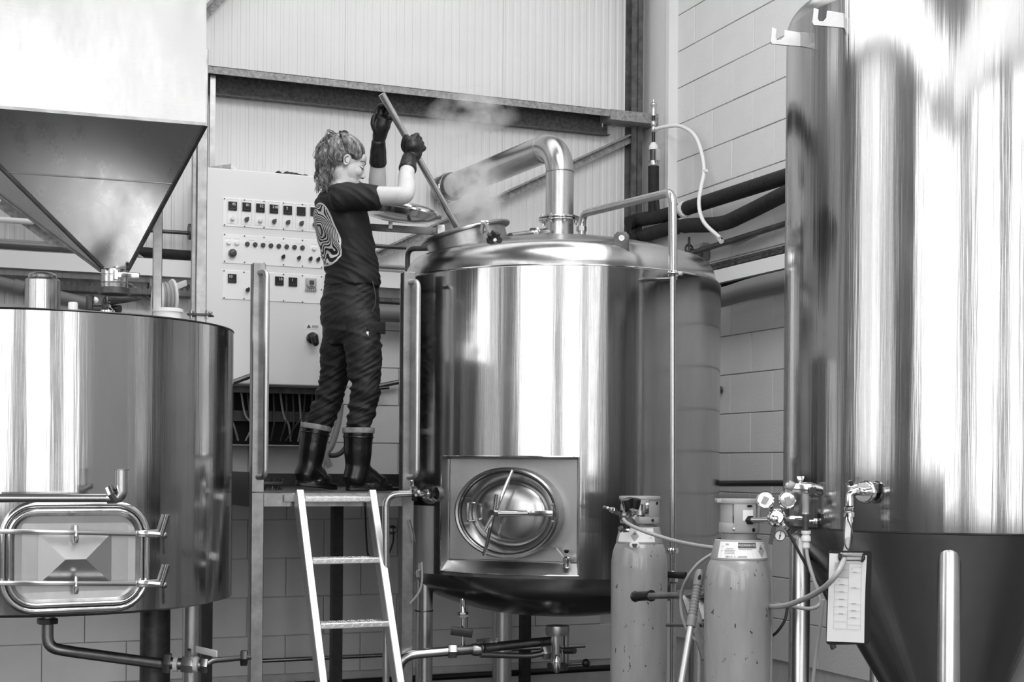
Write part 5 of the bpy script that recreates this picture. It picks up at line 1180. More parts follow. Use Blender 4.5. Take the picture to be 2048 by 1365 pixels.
# ================================================================== hoses, trolley, broom, clipboard
def hose(pts, r, mat, label, name='gas_hose', cat='hose'):
    return single(M().tube([px(*q) for q in pts], r, 10, smooth=8), name, mat, label, cat)
hose([(1247, 1039, 5.74), (1256, 1048, 5.70), (1285, 1062, 5.62), (1340, 1080, 5.5), (1385, 1090, 5.3), (1425, 1096, 5.15), (1470, 1100, 5.08)], .0075, 'hose_grey', 'grey gas hose stretched between the two gas cylinders')
hose([(1440, 1100, 5.1), (1400, 1125, 5.12), (1374, 1158, 5.15), (1362, 1195, 5.2), (1366, 1240, 5.2), (1385, 1275, 5.2), (1420, 1300, 5.2)], .006, 'hose_grey', 'grey gas hose looping down behind the broom handle')
hose([(1612, 1092, 4.8), (1616, 1120, 4.78), (1626, 1155, 4.76), (1638, 1190, 4.75), (1640, 1207, 4.75), (1630, 1216, 4.75), (1610, 1218, 4.77), (1575, 1212, 4.85), (1530, 1208, 4.95)], .0065, 'hose_grey', 'grey hose hanging from the flow tube and turning back')
hose([(1696, 1078, yv - .01), (1692, 1100, 4.36), (1682, 1135, 4.25), (1660, 1165, 4.25), (1635, 1185, 4.34), (1600, 1202, 4.5), (1565, 1213, 4.68), (1525, 1214, 4.95)], .0085, 'hose_grey', 'thick grey hose sweeping from the fermenter tap past the clipboard')
hose([(1575, 1062, 4.79), (1590, 1090, 4.8), (1612, 1130, 4.82), (1640, 1170, 4.85), (1655, 1200, 4.9)], .005, 'cable', 'thin black tube crossing the fermenter leg below the small gauge')
hose([(1575, 1215, 4.9), (1570, 1240, 4.9), (1558, 1260, 4.92), (1545, 1272, 4.96), (1520, 1285, 5.0)], .005, 'cable', 'thin dark cable curling down behind the right cylinder')
hose([(1646, 1200, 4.7), (1640, 1250, 4.72), (1632, 1310, 4.75), (1622, 1400, 4.78)], .006, 'hose_grey', 'grey hose dropping to the floor left of the clipboard')
hose([(1665, 1285, 4.7), (1666, 1294, 4.7), (1668, 1298, 4.7)], .010, 'cable', 'dark hose end peeping out below the clipboard')
# sack trolley behind the cylinders
tr = thing('sack_trolley', 'dark steel cylinder trolley with black grips between the gas cylinders', 'trolley', px(1400, 1365, 5.25))
M().cyl(px(1300, 1193, 5.42), px(1412, 1190, 5.18), .0125, n=14).build('handle_tube', 'satin_steel', tr); M().lathe([(.001, 0), (.020, 0), (.022, .006), (.019, .012), (.0185, .095), (.022, .1), (.022, .108), (.013, .11)], px(1269, 1194, 5.56), px(1330, 1191, 5.4) - px(1269, 1194, 5.56), 18).build('handle_grip', 'black_plastic', tr)
M().bar(px(1355, 1186, 5.28), px(1412, 1185, 5.18), .004, .02).build('top_strap', 'satin_steel', tr, smooth=False)
M().bar(px(1371, 1192, 5.26), px(1412, 1320, 5.18), .028, .02, (1, 0, 0)).build('diagonal_brace', 'satin_steel', tr, smooth=False)
M().bar(px(1398, 1192, 5.22), px(1412, 1240, 5.18), .028, .02, (1, 0, 0)).build('diagonal_brace', 'satin_steel', tr, smooth=False)
M().cyl(px(1335, 1251, 5.5), px(1410, 1251, 5.2), .0085, n=10).build('cross_tube', 'satin_steel', tr)
for x in (1418, 1534): M().cyl(px(x, 1185, 5.18), px(x, 1500, 5.18), .0125, n=12).build('upright', 'satin_steel', tr)
M().bar(px(1406, 1430, 5.10), px(1540, 1430, 5.10), .02, .3, (0, 0, 1)).build('toe_plate', 'satin_steel', tr, smooth=False) if False else None
# broom handle
bt, bb = px(1400, 1140, 5.0), px(1330, 1560, 4.72)
bm_ = thing('broom_handle', 'pale metal broom handle with ribbed grey grip leaning between the cylinders', 'broom', bb)
d = (bb - bt).normalized(); g_end = bt + d * .205
M().cyl(bt + d * .19, bb, .0118, n=16).build('shaft', 'aluminium', bm_)
prg = [(.001, 0), (.010, .002), (.015, .012), (.0165, .03), (.0165, .06)]
z = .06
for i in range(10): prg += [(.0155, z + .001), (.0135, z + .004), (.0135, z + .006), (.0158, z + .009)]; z += .0115
prg += [(.0165, z + .005), (.0165, .208), (.012, .209)]
grp = M().lathe(prg, bt, d, 20).build('ribbed_grip', 'squeegee_grip', bm_)
o = bt + d * .028 + V((0, -.0155, 0)); M().ell(o, (.006, .004, .012), (V((1, 0, 0)), V((0, 1, 0)), -d), 14, 8).build('hanging_hole', 'black_void', grp)
# clipboard hanging from the tap
Dc = 4.30
cb0 = thing('clipboard', 'black clipboard with a white printed form hanging from the fermenter tap', 'clipboard', px(1700, 1290, Dc))
cu1, cv1 = (px(1745, 1110, Dc + .03) - px(1655, 1101, Dc - .01)).normalized(), V((0, 0, 1))
cv1 = (px(1658, 1101, Dc) - px(1654, 1280, Dc)).normalized(); cu1 = (cu1 - cv1 * cu1.dot(cv1)).normalized()
cw, ch = 96 / F * Dc, 188 / F * Dc
co = px(1698, 1196, Dc)
def rrect(w_, h_, q):
    return [(sx * (w_ / 2 - q) + q * cos(a0 + pi / 2 * i / 5), sy * (h_ / 2 - q) + q * sin(a0 + pi / 2 * i / 5)) for sx, sy, a0 in ((1, 1, 0), (-1, 1, pi / 2), (-1, -1, pi), (1, -1, 3 * pi / 2)) for i in range(6)]
M().prism(rrect(cw, ch, .012), co, cu1, cv1, .005).build('board', 'black_plastic', cb0, smooth=False)
cn = cu1.cross(cv1); cn = cn if cn.y < 0 else -cn
sh = M(); pw, phh = cw * .86, ch * .93; n1, n2 = 10, 14; vs = []
for j in range(n2 + 1):
    for i in range(n1 + 1):
        u_, v_ = i / n1 - .5, j / n2 - .5
        vs.append(co + cu1 * (u_ * pw - cw * .055 - .006 * (.5 - v_)) + cv1 * (v_ * phh - .004 + (.5 - u_) * .006) + cn * (.004 + .006 * (.5 - v_) ** 2 + .0012 * sin(9 * u_ + 5 * v_)))
sheet = sh.add(vs, [(j * (n1 + 1) + i, j * (n1 + 1) + i + 1, (j + 1) * (n1 + 1) + i + 1, (j + 1) * (n1 + 1) + i) for j in range(n2) for i in range(n1)]).build('paper_form', 'paper', cb0)
def sp(u_, v_): return co + cu1 * (u_ * pw - cw * .055 - .006 * (.5 - v_)) + cv1 * (v_ * phh - .004 + (.5 - u_) * .006) + cn * (.0056 + .006 * (.5 - v_) ** 2 + .0012 * sin(9 * u_ + 5 * v_))
ln_ = M()
def sline(u0, v0, u1, v1, w_=.0007, k=8):
    for i in range(k): ln_.bar(sp(u0 + (u1 - u0) * i / k, v0 + (v1 - v0) * i / k), sp(u0 + (u1 - u0) * (i + 1) / k, v0 + (v1 - v0) * (i + 1) / k), w_, .0004)
uu0, uum, uu1 = -.34, .03, .38
for u_ in (uu0, uum, uu1): sline(u_, .40, u_, -.35)
for i in range(10): sline(uu0, .40 - i * .0833, uum, .40 - i * .0833)
for v_ in (.40, .30, .12, -.06, -.14, -.22, -.30, -.35): sline(uum, v_, uu1, v_)
ln_.build('form_lines', 'label_mid', sheet, smooth=False)
ln_ = M()
for v_ in (.15, .067, -.017, -.1, -.183, .317): sline(-.2, v_ + .004, -.08, v_ + .004, .0018, 2)
for v_ in (.12, -.06, -.14, -.22, .30): sline(.13, v_ + .004, .25, v_ + .004, .0018, 2)
for i in range(5): sline(.08 + .06 * i, .36 + .006 * (i % 2), .11 + .06 * i, .362, .0012, 2)
sline(.08, .335, .14, .337, .001, 2); sline(-.25, .20, -.2, .2, .001, 2); ln_.build('handwriting', 'ink', sheet, smooth=False)
mb = M(); q = [sp(uu0, .40), sp(uum, .40), sp(uum, .236), sp(uu0, .236)]; mb.add([p + cn * .0003 for p in q], [(0, 1, 2, 3)]).build('shaded_box', 'shade_print', sheet, smooth=False)
c = co + cv1 * (ch * .46) + cn * .008
M().bar(c - cu1 * .037, c + cu1 * .037, .012, .008, cv1).build('clip_bar', 'chrome', cb0, bev=.002)
for s_ in (-1, 1): M().limb([c + cu1 * .037 * s_, c + cu1 * .039 * s_ - cv1 * .01 + cn * .004, c + cu1 * .034 * s_ - cv1 * .02 + cn * .002], [.006, .005, .004], 8).build('clip_foot', 'black_plastic', cb0)
M().cyl(c - cu1 * .03 - cv1 * .017, c + cu1 * .03 - cv1 * .017, .0018, n=6).build('clip_wire', 'dark_steel', cb0)
M().tube([px(*q) for q in ((1694, 1028, yv - .025), (1689, 1045, yv - .035), (1689, 1085, 4.3), (1697, 1100, Dc - .0), (1703, 1085, 4.3), (1704, 1062, 4.3), (1697, 1042, yv - .035), (1694, 1028, yv - .025))], .0022, 6, smooth=5).build('hanging_cord', 'cable', cb0)
# ================================================================== the brewer
DP = 6.85; SC = F / DP
def pp(x, y, d=0.0): return px(x, y, DP + d)
PSI = radians(25); PFw = V((cos(PSI), sin(PSI), 0)); PRt = V((sin(PSI), -cos(PSI), 0))     # facing direction, her right-hand side
base = px(700, 983, DP); base.z = zP
person = thing('person', 'person in dark T-shirt, work trousers and rubber boots stirring the copper with a paddle', 'person', base)
def remesh(mb, name, mat, voxel, it=4, fac=.5, disp=None, parent=person):
    o = mb.build(name, mat, parent)
    m = o.modifiers.new('r', 'REMESH'); m.mode = 'VOXEL'; m.voxel_size = voxel; m.adaptivity = 0
    if it: s_ = o.modifiers.new('s', 'SMOOTH'); s_.iterations = it; s_.factor = fac
    me = bpy.data.meshes.new_from_object(o.evaluated_get(bpy.context.evaluated_depsgraph_get()))
    o.modifiers.clear(); old = o.data; o.data = me; bpy.data.meshes.remove(old)
    if disp:
        W_ = WM[parent].inverted(); nr = [v.normal.copy() for v in me.vertices]
        for v, nn in zip(me.vertices, nr): v.co = v.co + nn * disp(W_ @ v.co)
    me.materials.clear(); me.materials.append(MT[mat]); me.shade_smooth(); return o
# ---- head frame
hc_ = pp(690, 328, -.0); PT, YW = radians(17), radians(18)
hF0 = V((cos(YW), sin(YW), 0)); hS = V((sin(YW), -cos(YW), 0))
hF = hF0 * cos(PT) - UZ * sin(PT); hU = hF0 * sin(PT) + UZ * cos(PT)
HX = (hF, hS, hU)
def hh(f, s_, u): return hc_ + hF * f + hS * s_ + hU * u
b = M()
b.ell(hh(-.012, 0, .036), (.093, .072, .080), HX, 32, 20)           # cranium
b.ell(hh(.030, 0, -.012), (.062, .058, .080), HX, 28, 18)           # face
b.ell(hh(.040, 0, -.070), (.044, .044, .036), HX, 24, 14)           # jaw
b.ell(hh(.071, 0, -.092), (.017, .019, .016), HX, 16, 10)           # chin
b.ell(hh(.074, 0, .026), (.018, .046, .013), HX, 18, 10)            # brow
b.ell(hh(.060, 0, .045), (.032, .055, .034), HX, 20, 12)            # forehead
for s_ in (-1, 1):
    b.ell(hh(.058, .036 * s_, -.022), (.026, .020, .024), HX, 16, 10); b.ell(hh(.073, .030 * s_, .004), (.014, .016, .010), HX, 14, 8)
    b.ell(hh(-.006, .066 * s_, -.003), (.012, .008, .024), HX, 16, 10); b.torus(hh(-.008, .073 * s_, .002), .0175, .0046, hS, 18, 8, .68, 1.35, hF)
b.limb([hh(.082, 0, .016), hh(.093, 0, -.008), hh(.104, 0, -.027)], [.009, .009, .0085], 12); b.ell(hh(.095, 0, -.031), (.013, .0145, .0085), HX, 14, 8)
b.ell(hh(.085, 0, -.054), (.013, .021, .0075), HX, 14, 8); b.ell(hh(.083, 0, -.066), (.012, .019, .0075), HX, 14, 8)
# neck, trunk and arms under the clothes: one continuous body
b.limb([hh(-.02, 0, -.04), pp(684, 362, 0), pp(678, 385, 0), pp(684, 420, 0)], [.055, .053, .06, .07])
SHn, ELn, WRn = pp(690, 397, -.165), pp(808, 391, -.215), pp(818, 318, -.045)
SHf, ELf, WRf = pp(694, 395, .165), pp(754, 388, .17), pp(757, 284, .03)
def tsec(y, cx, sd, sw, d=0.0): return (pp(cx, y, d), sd, sw, PFw, PRt)
b.loft([tsec(378, 686, .05, .08), tsec(392, 683, .085, .165), tsec(440, 686, .105, .15), tsec(520, 700, .105, .13), tsec(600, 702, .11, .145), tsec(660, 703, .10, .14)])
b.limb([SHn, SHn.lerp(ELn, .45) + UZ * .004, SHn.lerp(ELn, .8), ELn, ELn.lerp(WRn, .22) + V((.006, 0, 0)), ELn.lerp(WRn, .5), WRn], [.052, .046, .042, .040, .043, .038, .029])
b.limb([SHf, SHf.lerp(ELf, .5), ELf, ELf.lerp(WRf, .25), ELf.lerp(WRf, .6), WRf], [.05, .045, .040, .043, .037, .028])
b.limb([pp(720, 655, -.075), pp(727, 700, -.085), pp(729, 745, -.087)], [.06, .055, .04]); b.limb([pp(683, 655, .075), pp(675, 700, .09), pp(668, 745, .104)], [.06, .05, .035])
body = remesh(b, 'body', 'skin', .0038, 5, .5)
from mathutils.bvhtree import BVHTree
Wb = WM[person].inverted()
bvh = BVHTree.FromPolygons([Wb @ v.co for v in body.data.vertices], [p.vertices[:] for p in body.data.polygons])
def onskin(q, off=.0008):
    c_, n_, _, _ = bvh.find_nearest(q); return c_ + n_ * off
def skinline(pts, r, name, mat):
    m_ = M(); P = [onskin(q) for q in m_.spline(pts, 5)]; m_.tube(P, r, 6, smooth=2); return m_.build(name, mat, person)
# brow and lashes; dark lines paint the shade in eyelid, lips, nostril and ear
skinline([hh(.062, .052, .024), hh(.076, .043, .032), hh(.088, .028, .031), hh(.094, .014, .027)], [.0016, .0026, .0026, .0018], 'eyebrow', 'brow')
skinline([hh(.060, .047, .002), hh(.072, .043, -.001), hh(.085, .034, -.002), hh(.090, .022, .001)], [.0010, .0020, .0020, .0014], 'eyelash', 'lash')
skinline([hh(.066, .046, .010), hh(.078, .040, .012), hh(.090, .026, .011)], [.0008, .0012, .0008], 'eyelid_crease', 'brow')
skinline([hh(.086, .026, -.0605), hh(.094, .014, -.060), hh(.100, .003, -.0595)], [.0008, .0014, .0010], 'lip_line', 'brow')
M().ell(onskin(hh(.100, .009, -.038), -.001), (.004, .003, .002), HX, 8, 6).build('nostril', 'lash', person)
skinline([hh(-.008, .085, .016), hh(-.014, .085, .006), hh(-.010, .085, -.006), hh(-.003, .085, -.009)], [.0015, .0026, .0026, .0015], 'ear_hollow', 'brow')

# ---- T-shirt
def fold(p, sx, sy, sz, seed): return noise.noise(V((p.x * sx + seed, p.y * sy, p.z * sz)))
def shirt_disp(p):
    q = p - base; u = q.z; f = q.dot(PFw)
    a = .004 * fold(p, 7, 7, 18, 1.7) + .013 * (.25 - abs(fold(p + V((0, 0, .9 * f)), 6, 6, 20, 5.1)))
    if u < 1.16: a += .011 * (.3 - abs(fold(p + V((0, 0, .5 * f)), 5, 5, 36, 9.3))) * min(1, (1.16 - u) / .1)
    return a
b = M()
b.loft([tsec(371, 690, .058, .07), tsec(377, 688, .075, .105), tsec(386, 684, .098, .165), tsec(402, 681, .112, .188), tsec(430, 682, .120, .186), tsec(455, 685, .124, .178), tsec(490, 694, .126, .165), tsec(520, 700, .124, .156), tsec(545, 704, .122, .154), tsec(560, 705, .126, .162), tsec(576, 704, .128, .166)], 36)
for a0_, a1_, e in ((SHn, ELn, pp(752, 398, -.19)), (SHf, ELf, pp(722, 396, .18))):
    b.limb([a0_ + V((-.03, 0, .0)), a0_.lerp(e, .45) + UZ * .006, e], [.070, .064, .0575], 20)
    d = (e - a0_).normalized(); b.cyl(e - d * .03, e + d * .012, .058, .0565, 24)
shirt = remesh(b, 't_shirt', 'trouser', .0048, 4, .5, shirt_disp)
# printed back: contour-line motif inside an upright oval
n = N('shirt_print'); n.p.inputs['Roughness'].default_value = .65; n.p.inputs['Specular IOR Level'].default_value = .35
ob = n.obj(); sp_n = n.n('SeparateXYZ'); n.l(ob, sp_n.inputs[0])
def dotax(ax): return n.math('ADD', n.math('MULTIPLY', sp_n.outputs[0], ax.x), n.math('MULTIPLY', sp_n.outputs[1], ax.y))
s_n = dotax(PRt); f_n = dotax(PFw); pz = px(655, 474, DP).z - base.z
u_n = n.math('SUBTRACT', sp_n.outputs[2], pz)
tw = n.math('ADD', s_n, n.math('MULTIPLY', u_n, .12))
def powr(x, k, h): return n.math('POWER', n.math('ABSOLUTE', n.math('DIVIDE', x, h)), k)
rad = n.math('ADD', powr(n.math('SUBTRACT', tw, .0), 2.6, .118), powr(u_n, 3.0, .148))
cbn = n.n('CombineXYZ'); n.l(n.math('MULTIPLY', tw, 1.3), cbn.inputs[0]); n.l(u_n, cbn.inputs[1])
nz = n.noise(cbn.outputs[0], 9, 0.0, .5, .3)
ph_ = n.math('ADD', n.math('MULTIPLY', n.math('POWER', rad, .45), 8.0), n.math('MULTIPLY', nz, 9.0))
st = n.math('GREATER_THAN', n.math('SINE', n.math('MULTIPLY', ph_, 2 * pi)), .05)
inside = n.math('LESS_THAN', rad, .9); edge = n.math('MULTIPLY', n.math('LESS_THAN', rad, 1.0), n.math('GREATER_THAN', rad, .88))
msk = n.math('MAXIMUM', n.math('MULTIPLY', st, inside), edge); msk = n.math('MULTIPLY', msk, n.math('LESS_THAN', f_n, -.0))
mx = n.n('MixRGB'); n.l(msk, mx.inputs[0]); mx.inputs[1].default_value = g(.014); mx.inputs[2].default_value = g(.72); n.l(mx.outputs[0], n.p.inputs['Base Color'])
n.bump(n.noise(n.obj(), 30, 3), 1.0, .0015)
shirt.data.materials[0] = MT['shirt_print']

# ---- trousers
def tr_disp(p):
    q = p - base; u = q.z; k = 1.0 if u < .55 else .5 + .5 * max(0, 1 - (u - .55) / .2)
    return k * (.017 * (.25 - abs(fold(p + V((0, 0, .35 * q.dot(PFw))), 4, 4, 24, 2.2))) + .014 * (.25 - abs(fold(p - V((0, 0, .6 * q.dot(PFw))), 7, 7, 36, 7.7))))
b = M()
b.loft([tsec(562, 705, .120, .150), tsec(585, 701, .128, .158), tsec(610, 699, .136, .166), tsec(640, 701, .138, .166), tsec(668, 704, .130, .158), tsec(690, 706, .10, .14)], 36)
LGn = [pp(718, 640, -.085), pp(726, 690, -.088), pp(728, 735, -.088), pp(731, 772, -.085), pp(727, 805, -.075), pp(721, 835, -.068), pp(717, 866, -.064)]
LGf = [pp(684, 640, .085), pp(676, 690, .09), pp(670, 735, .10), pp(664, 772, .11), pp(655, 805, .115), pp(643, 835, .12), pp(631, 866, .12)]
b.limb(LGn, [.088, .088, .080, .071, .067, .062, .060], 22); b.limb(LGf, [.086, .082, .072, .066, .066, .066, .060], 22)
trs = remesh(b, 'trousers', 'trouser', .0048, 4, .5, tr_disp)
# pockets, flap, tags, belt loops
def on(x, y, d): return pp(x, y, d)
M().prism([(-.05, -.022), (.05, -.03), (.05, .03), (-.05, .02)], pp(752, 655, -.13), V((.75, .6, 0)), UZ, .012).build('pocket_flap', 'trouser', trs, bev=.003)
M().box(pp(735, 668, -.165), (.010, .004, .022)).build('pocket_tag', 'label_white', trs, bev=.001, seg=1)
M().tube([pp(745, 563, -.13), pp(751, 590, -.135), pp(750, 610, -.14), pp(744, 624, -.145)], .0025, 6, smooth=4).build('pocket_piping', 'dark_knob', trs)
M().tube([pp(662, 589, -.1), pp(680, 590, -.135), pp(708, 589, -.155), pp(731, 588, -.158)], .0022, 6, smooth=4).build('rear_pocket_seam', 'dark_knob', trs)
M().box(pp(667, 592, -.118), (.008, .004, .005)).build('rear_pocket_tag', 'label_white', trs, bev=.0005, seg=1)

# ---- boots
def boot(top, ank, heel, ball, toe, tilt, name_side):
    b = M(); up = (top - ank).normalized(); fw = (toe - heel); fw = (fw - UZ * 0).normalized(); side = fw.cross(UZ).normalized()
    b.limb([top - up * .004, top.lerp(ank, .5), ank, ank.lerp(heel, .55)], [.0705, .066, .058, .056], 22)
    sd = V((-side.y, side.x, 0))
    ins = ank.lerp(ball, .45) + UZ * .01
    b.limb([heel + fw * .0 + UZ * .045, ins - UZ * .005, ball + UZ * .042, toe - fw * .035 + UZ * .037], [.043, .050, .045, .034], 20)
    b.limb([ank, ins, ball + UZ * .04], [.055, .050, .04], 18)
    # sole with raised heel
    def sole(z0, z1, gr):
        pl = []
        for k in range(28):
            t_ = 2 * pi * k / 28; L_ = (toe - heel).length
            x_ = .5 - .5 * cos(t_); wdt = (.036 + .012 * sin(pi * min(1, x_ * 1.1)) ** 2) * (1 if t_ < pi else -1) * (abs(sin(t_)) ** .45) * gr
            pl.append((x_ * (L_ + .045) - .028, wdt))
        o_ = heel.copy(); fwn = (toe - heel).normalized(); sdn = fwn.cross(UZ).normalized(); upn = sdn.cross(fwn)
        return pl, o_, fwn, sdn, upn
    pl, o_, fwn, sdn, upn = sole(0, 0, 1)
    b.prism(pl, o_ + upn * .016, fwn, sdn, .026)
    bo = remesh(b, 'boot', 'boot_rubber', .005, 4, .5)
    x_ = frame(up)
    M().lathe([(.0725, -.012), (.0755, -.010), (.0765, .010), (.074, .014), (.068, .013), (.066, -.005)], top, up, 32).build('boot_lip', 'boot_lip', bo)
    M().torus(top - up * .03, .0695, .004, up, 32, 6).build('boot_band', 'boot_rubber', bo)
    M().prism(pl, o_ + upn * .007, fwn, sdn, .014).build('boot_sole', 'rubber', bo, bev=.002, seg=1)
    return bo
h_ = lambda p, z: V((p.x, p.y, z))
tn_, an_ = pp(717, 862, -.064), pp(715, 935, -.060)
hl, tt = h_(pp(704, 980, -.075), zP), h_(pp(777, 980, .04), zP)
boot(tn_, an_, hl, hl.lerp(tt, .62), tt, 0, 'near')
tf_, af_ = pp(632, 856, .12), pp(619, 932, .11)
hl, tt = h_(pp(603, 978, .08), zP + .018), h_(pp(666, 980, .16), zP + .0)
boot(tf_, af_, hl, hl.lerp(tt, .62), tt, .1, 'far')

# ---- stirring paddle
pt0, pt1 = pp(764, 189, -.10), pp(918, 462, .16); pd = (pt1 - pt0).normalized(); pe = pt0 + pd * 1.15
pad = thing('stirring_paddle', 'slim steel paddle shaft held in both gloved hands reaching into the copper', 'paddle', pe)
M().cyl(pt0, pe, .0165, n=20).build('shaft', 'pipe_steel', pad); M().lathe([(.0165, 0), (.0170, .002), (.012, .003), (.001, .0032)], pt0, -pd, 20).build('end_cap', 'polished', pad)
M().prism([(-.05, -.16), (.05, -.16), (.05, .02), (.015, .06), (-.015, .06), (-.05, .02)], pe, V((0, 1, 0)), -pd, .008).build('paddle_blade', 'satin_steel', pad, smooth=False)

# ---- gloves with five fingers
pl_ = pd.cross(V((0, -1, 0))).normalized(); pl_ = pl_ if pl_.x > 0 else -pl_     # across the shaft, to the right
nc = (V((0, -1, 0)) - pd * V((0, -1, 0)).dot(pd)).normalized()                   # towards the camera
def along(y): return pt0 + pd * ((y - 189) / 273.0 * (pt1 - pt0).length)
hn_ = along(291)
def gp(l, n_, u): return hn_ + pl_ * l + nc * n_ - pd * u
b = M()
b.limb([WRn, gp(-.004, .03, -.03), gp(.004, .032, .004), gp(.012, .03, .028)], [.030, .036, .041, .033], 18)    # palm and back of the hand
b.ell(gp(.012, .030, -.002), (.040, .022, .043), (pl_, nc, -pd), 22, 14)
for i, (u, L_) in enumerate(((.034, 1.0), (.012, 1.06), (-.011, 1.0), (-.033, .86))):                            # four fingers round the shaft
    b.limb([gp(.030, .030, u), gp(.046, .020, u), gp(.050 * L_, -.004, u * .98), gp(.036 * L_, -.026, u * .96), gp(.008, -.033, u * .95), gp(-.014, -.026, u * .95)], [.0125, .0125, .0118, .0112, .0105, .009], 12)
b.limb([gp(-.030, .020, -.012), gp(-.034, .012, .018), gp(-.016, .016, .046), gp(.006, .022, .058)], [.016, .0135, .0115, .010], 12)   # thumb
cd = (WRn - ELn).normalized(); cf = WRn - cd * .075
gn = remesh(b, 'glove', 'glove_rubber', .0032, 3, .5)
M().limb([cf, cf.lerp(WRn, .5), WRn - cd * .0, WRn + cd * .012], [.0425, .0385, .035, .033], 22).build('glove_cuff', 'glove_rubber', gn, ang=70)
M().ell(cf + cd * .035 + V((-.003, -.034, 0)), (.012, .006, .034), (V((1, 0, 0)), V((0, 1, 0)), cd), 12, 8).build('wet_patch', 'glove_wet', gn)
b = M()
pc_ = pp(764, 250, -.005)
b.limb([WRf, pp(760, 268, .015), pp(764, 252, .0), pp(768, 240, -.008)], [.030, .035, .038, .033], 18)
b.ell(pp(765, 249, .0), (.040, .020, .046), (V((.95, .25, .1)).normalized(), V((-.25, .95, 0)).normalized(), V((-.05, 0, 1))), 20, 14)
for pts, rr_ in (([(756, 238, -.01), (753, 224, -.012), (759, 213, -.02), (769, 210, -.045)], .0115), ([(764, 236, -.005), (763, 221, -.008), (771, 212, -.02), (781, 214, -.055)], .0118), ([(772, 238, -.005), (774, 225, -.0), (782, 219, -.015), (789, 223, -.05)], .0115), ([(778, 246, -.002), (783, 236, .0), (789, 232, -.018), (793, 236, -.05)], .0105)):
    b.limb([pp(*q) for q in pts], [rr_ * 1.05, rr_ * 1.05, rr_, rr_ * .85], 12)
b.limb([pp(753, 264, -.005), pp(747, 250, -.018), pp(747, 238, -.024), pp(750, 230, -.026)], [.016, .0145, .0125, .0105], 12)
gf = remesh(b, 'glove', 'glove_rubber', .0032, 3, .5)
cd = (WRf - ELf).normalized(); cf = WRf - cd * .105
M().limb([cf, cf.lerp(WRf, .45), WRf], [.042, .039, .0335], 22).build('glove_cuff', 'glove_rubber', gf, ang=70)

# ---- hair: scalp, combed-back strands and curly ponytail
tie = hh(-.055, .006, .108)
hb = M(); rnd = random.Random(21)
hcx = hh(-.016, 0, .038); rx = V((.098, .0775, .086))
def onskull(a, e, k=1.0):                               # azimuth from the face (towards her right), elevation
    return hcx + (hF * (rx.x * cos(e) * cos(a)) + hS * (rx.y * cos(e) * sin(a)) + hU * (rx.z * sin(e))) * k
rs = []
for i in range(15):                                       # scalp cap following the hairline
    row = []
    for j in range(40):
        a = 2 * pi * j / 40 - pi
        e_line = .40 if abs(a) < .5 else (.40 - .62 * (abs(a) - .5) / .5 if abs(a) < 1.0 else (-.22 + .22 * min(1, (abs(a) - 1.0) / .25) if abs(a) < 1.7 else -.66))
        e = e_line + (pi / 2 - .02 - e_line) * i / 14; row.append(onskull(a, e, 1.0))
    rs.append(row)
hb.rings(rs)
def hjit(k): return V((rnd.gauss(0, k), rnd.gauss(0, k), rnd.gauss(0, k)))
for i in range(190):                                      # combed-back locks, each a few strands
    a = rnd.uniform(-2.9, 2.9) if i < 120 else rnd.uniform(.75, 1.9)
    e0 = .42 if abs(a) < .5 else (.42 - 1.24 * (abs(a) - .5) if abs(a) < 1.0 else (-.2 + .24 * min(1, (abs(a) - 1.0) / .25) if abs(a) < 1.7 else -.62))
    lift0 = rnd.uniform(.3, 1.4); e0 += rnd.uniform(-.05, .2)
    for s_ in range(5):
        p0 = onskull(a + rnd.gauss(0, .035), e0 + rnd.gauss(0, .02), 1.02); pts = []
        for k in range(7):
            u = k / 6; q = p0.lerp(tie, u); dq = q - hcx; e_ = V((dq.dot(hF) / rx.x, dq.dot(hS) / rx.y, dq.dot(hU) / rx.z)); L_ = max(e_.length, .2)
            lift = (1.03 + .06 * sin(pi * u) * lift0) * (1 + .22 * u ** 4)
            e_ = e_ / L_ * lift; pts.append(hcx + hF * (e_.x * rx.x) + hS * (e_.y * rx.y) + hU * (e_.z * rx.z) + hjit(.0008))
        pts[-1] = tie + hjit(.006); hb.tube(pts, [.0010, .0018, .0020, .0018, .0016], 4, smooth=2)
core = hb.limb([tie + V((-.012, 0, -.005)), pp(660, 300, -.01), pp(655, 330, -.015), pp(650, 358, -.012)], [.022, .046, .052, .022], 14)   # inner mass of the ponytail
for i in range(110):                                      # ponytail: bushy curled locks falling behind the ear to the nape
    t_ = rnd.random(); ey = 306 + 86 * t_ ** .8
    lo_, hi_ = (631, 690) if ey < 345 else (631, 688 - (ey - 345) * .8)
    ex = rnd.uniform(lo_, hi_); dd = rnd.uniform(-.10, .06); end = pp(ex, ey, dd)
    mid = tie.lerp(end, .32) + V((-.032 + rnd.gauss(0, .012), rnd.gauss(-.008, .022), .026 + rnd.gauss(0, .010)))
    m2 = tie.lerp(end, .68) + V((-.018 + rnd.gauss(0, .010), rnd.gauss(0, .014), .010))
    ph0 = rnd.uniform(0, 6.28); tn2 = rnd.uniform(2.2, 4.0) * (ey - 265) / 100; am = rnd.uniform(.003, .008)
    for s_ in range(8):
        sp0 = .0022 + .003 * rnd.random(); o1, o2, o3 = hjit(sp0), hjit(sp0), hjit(sp0 * 1.3)
        bp_ = hb.spline([tie + hjit(.005), mid + o1, m2 + o2, end + o3], 7); ps = ph0 + rnd.gauss(0, .35); out = []
        for k, q in enumerate(bp_):
            u = k / (len(bp_) - 1); aa = ps + tn2 * 2 * pi * u; w_ = am * min(1, u * 3)
            out.append(q + V((cos(aa) * w_, sin(aa) * w_, sin(aa * .7) * w_ * .3)))
        hb.tube(out, [.0013, .0016, .0015, .0012, .0006], 4, smooth=1)
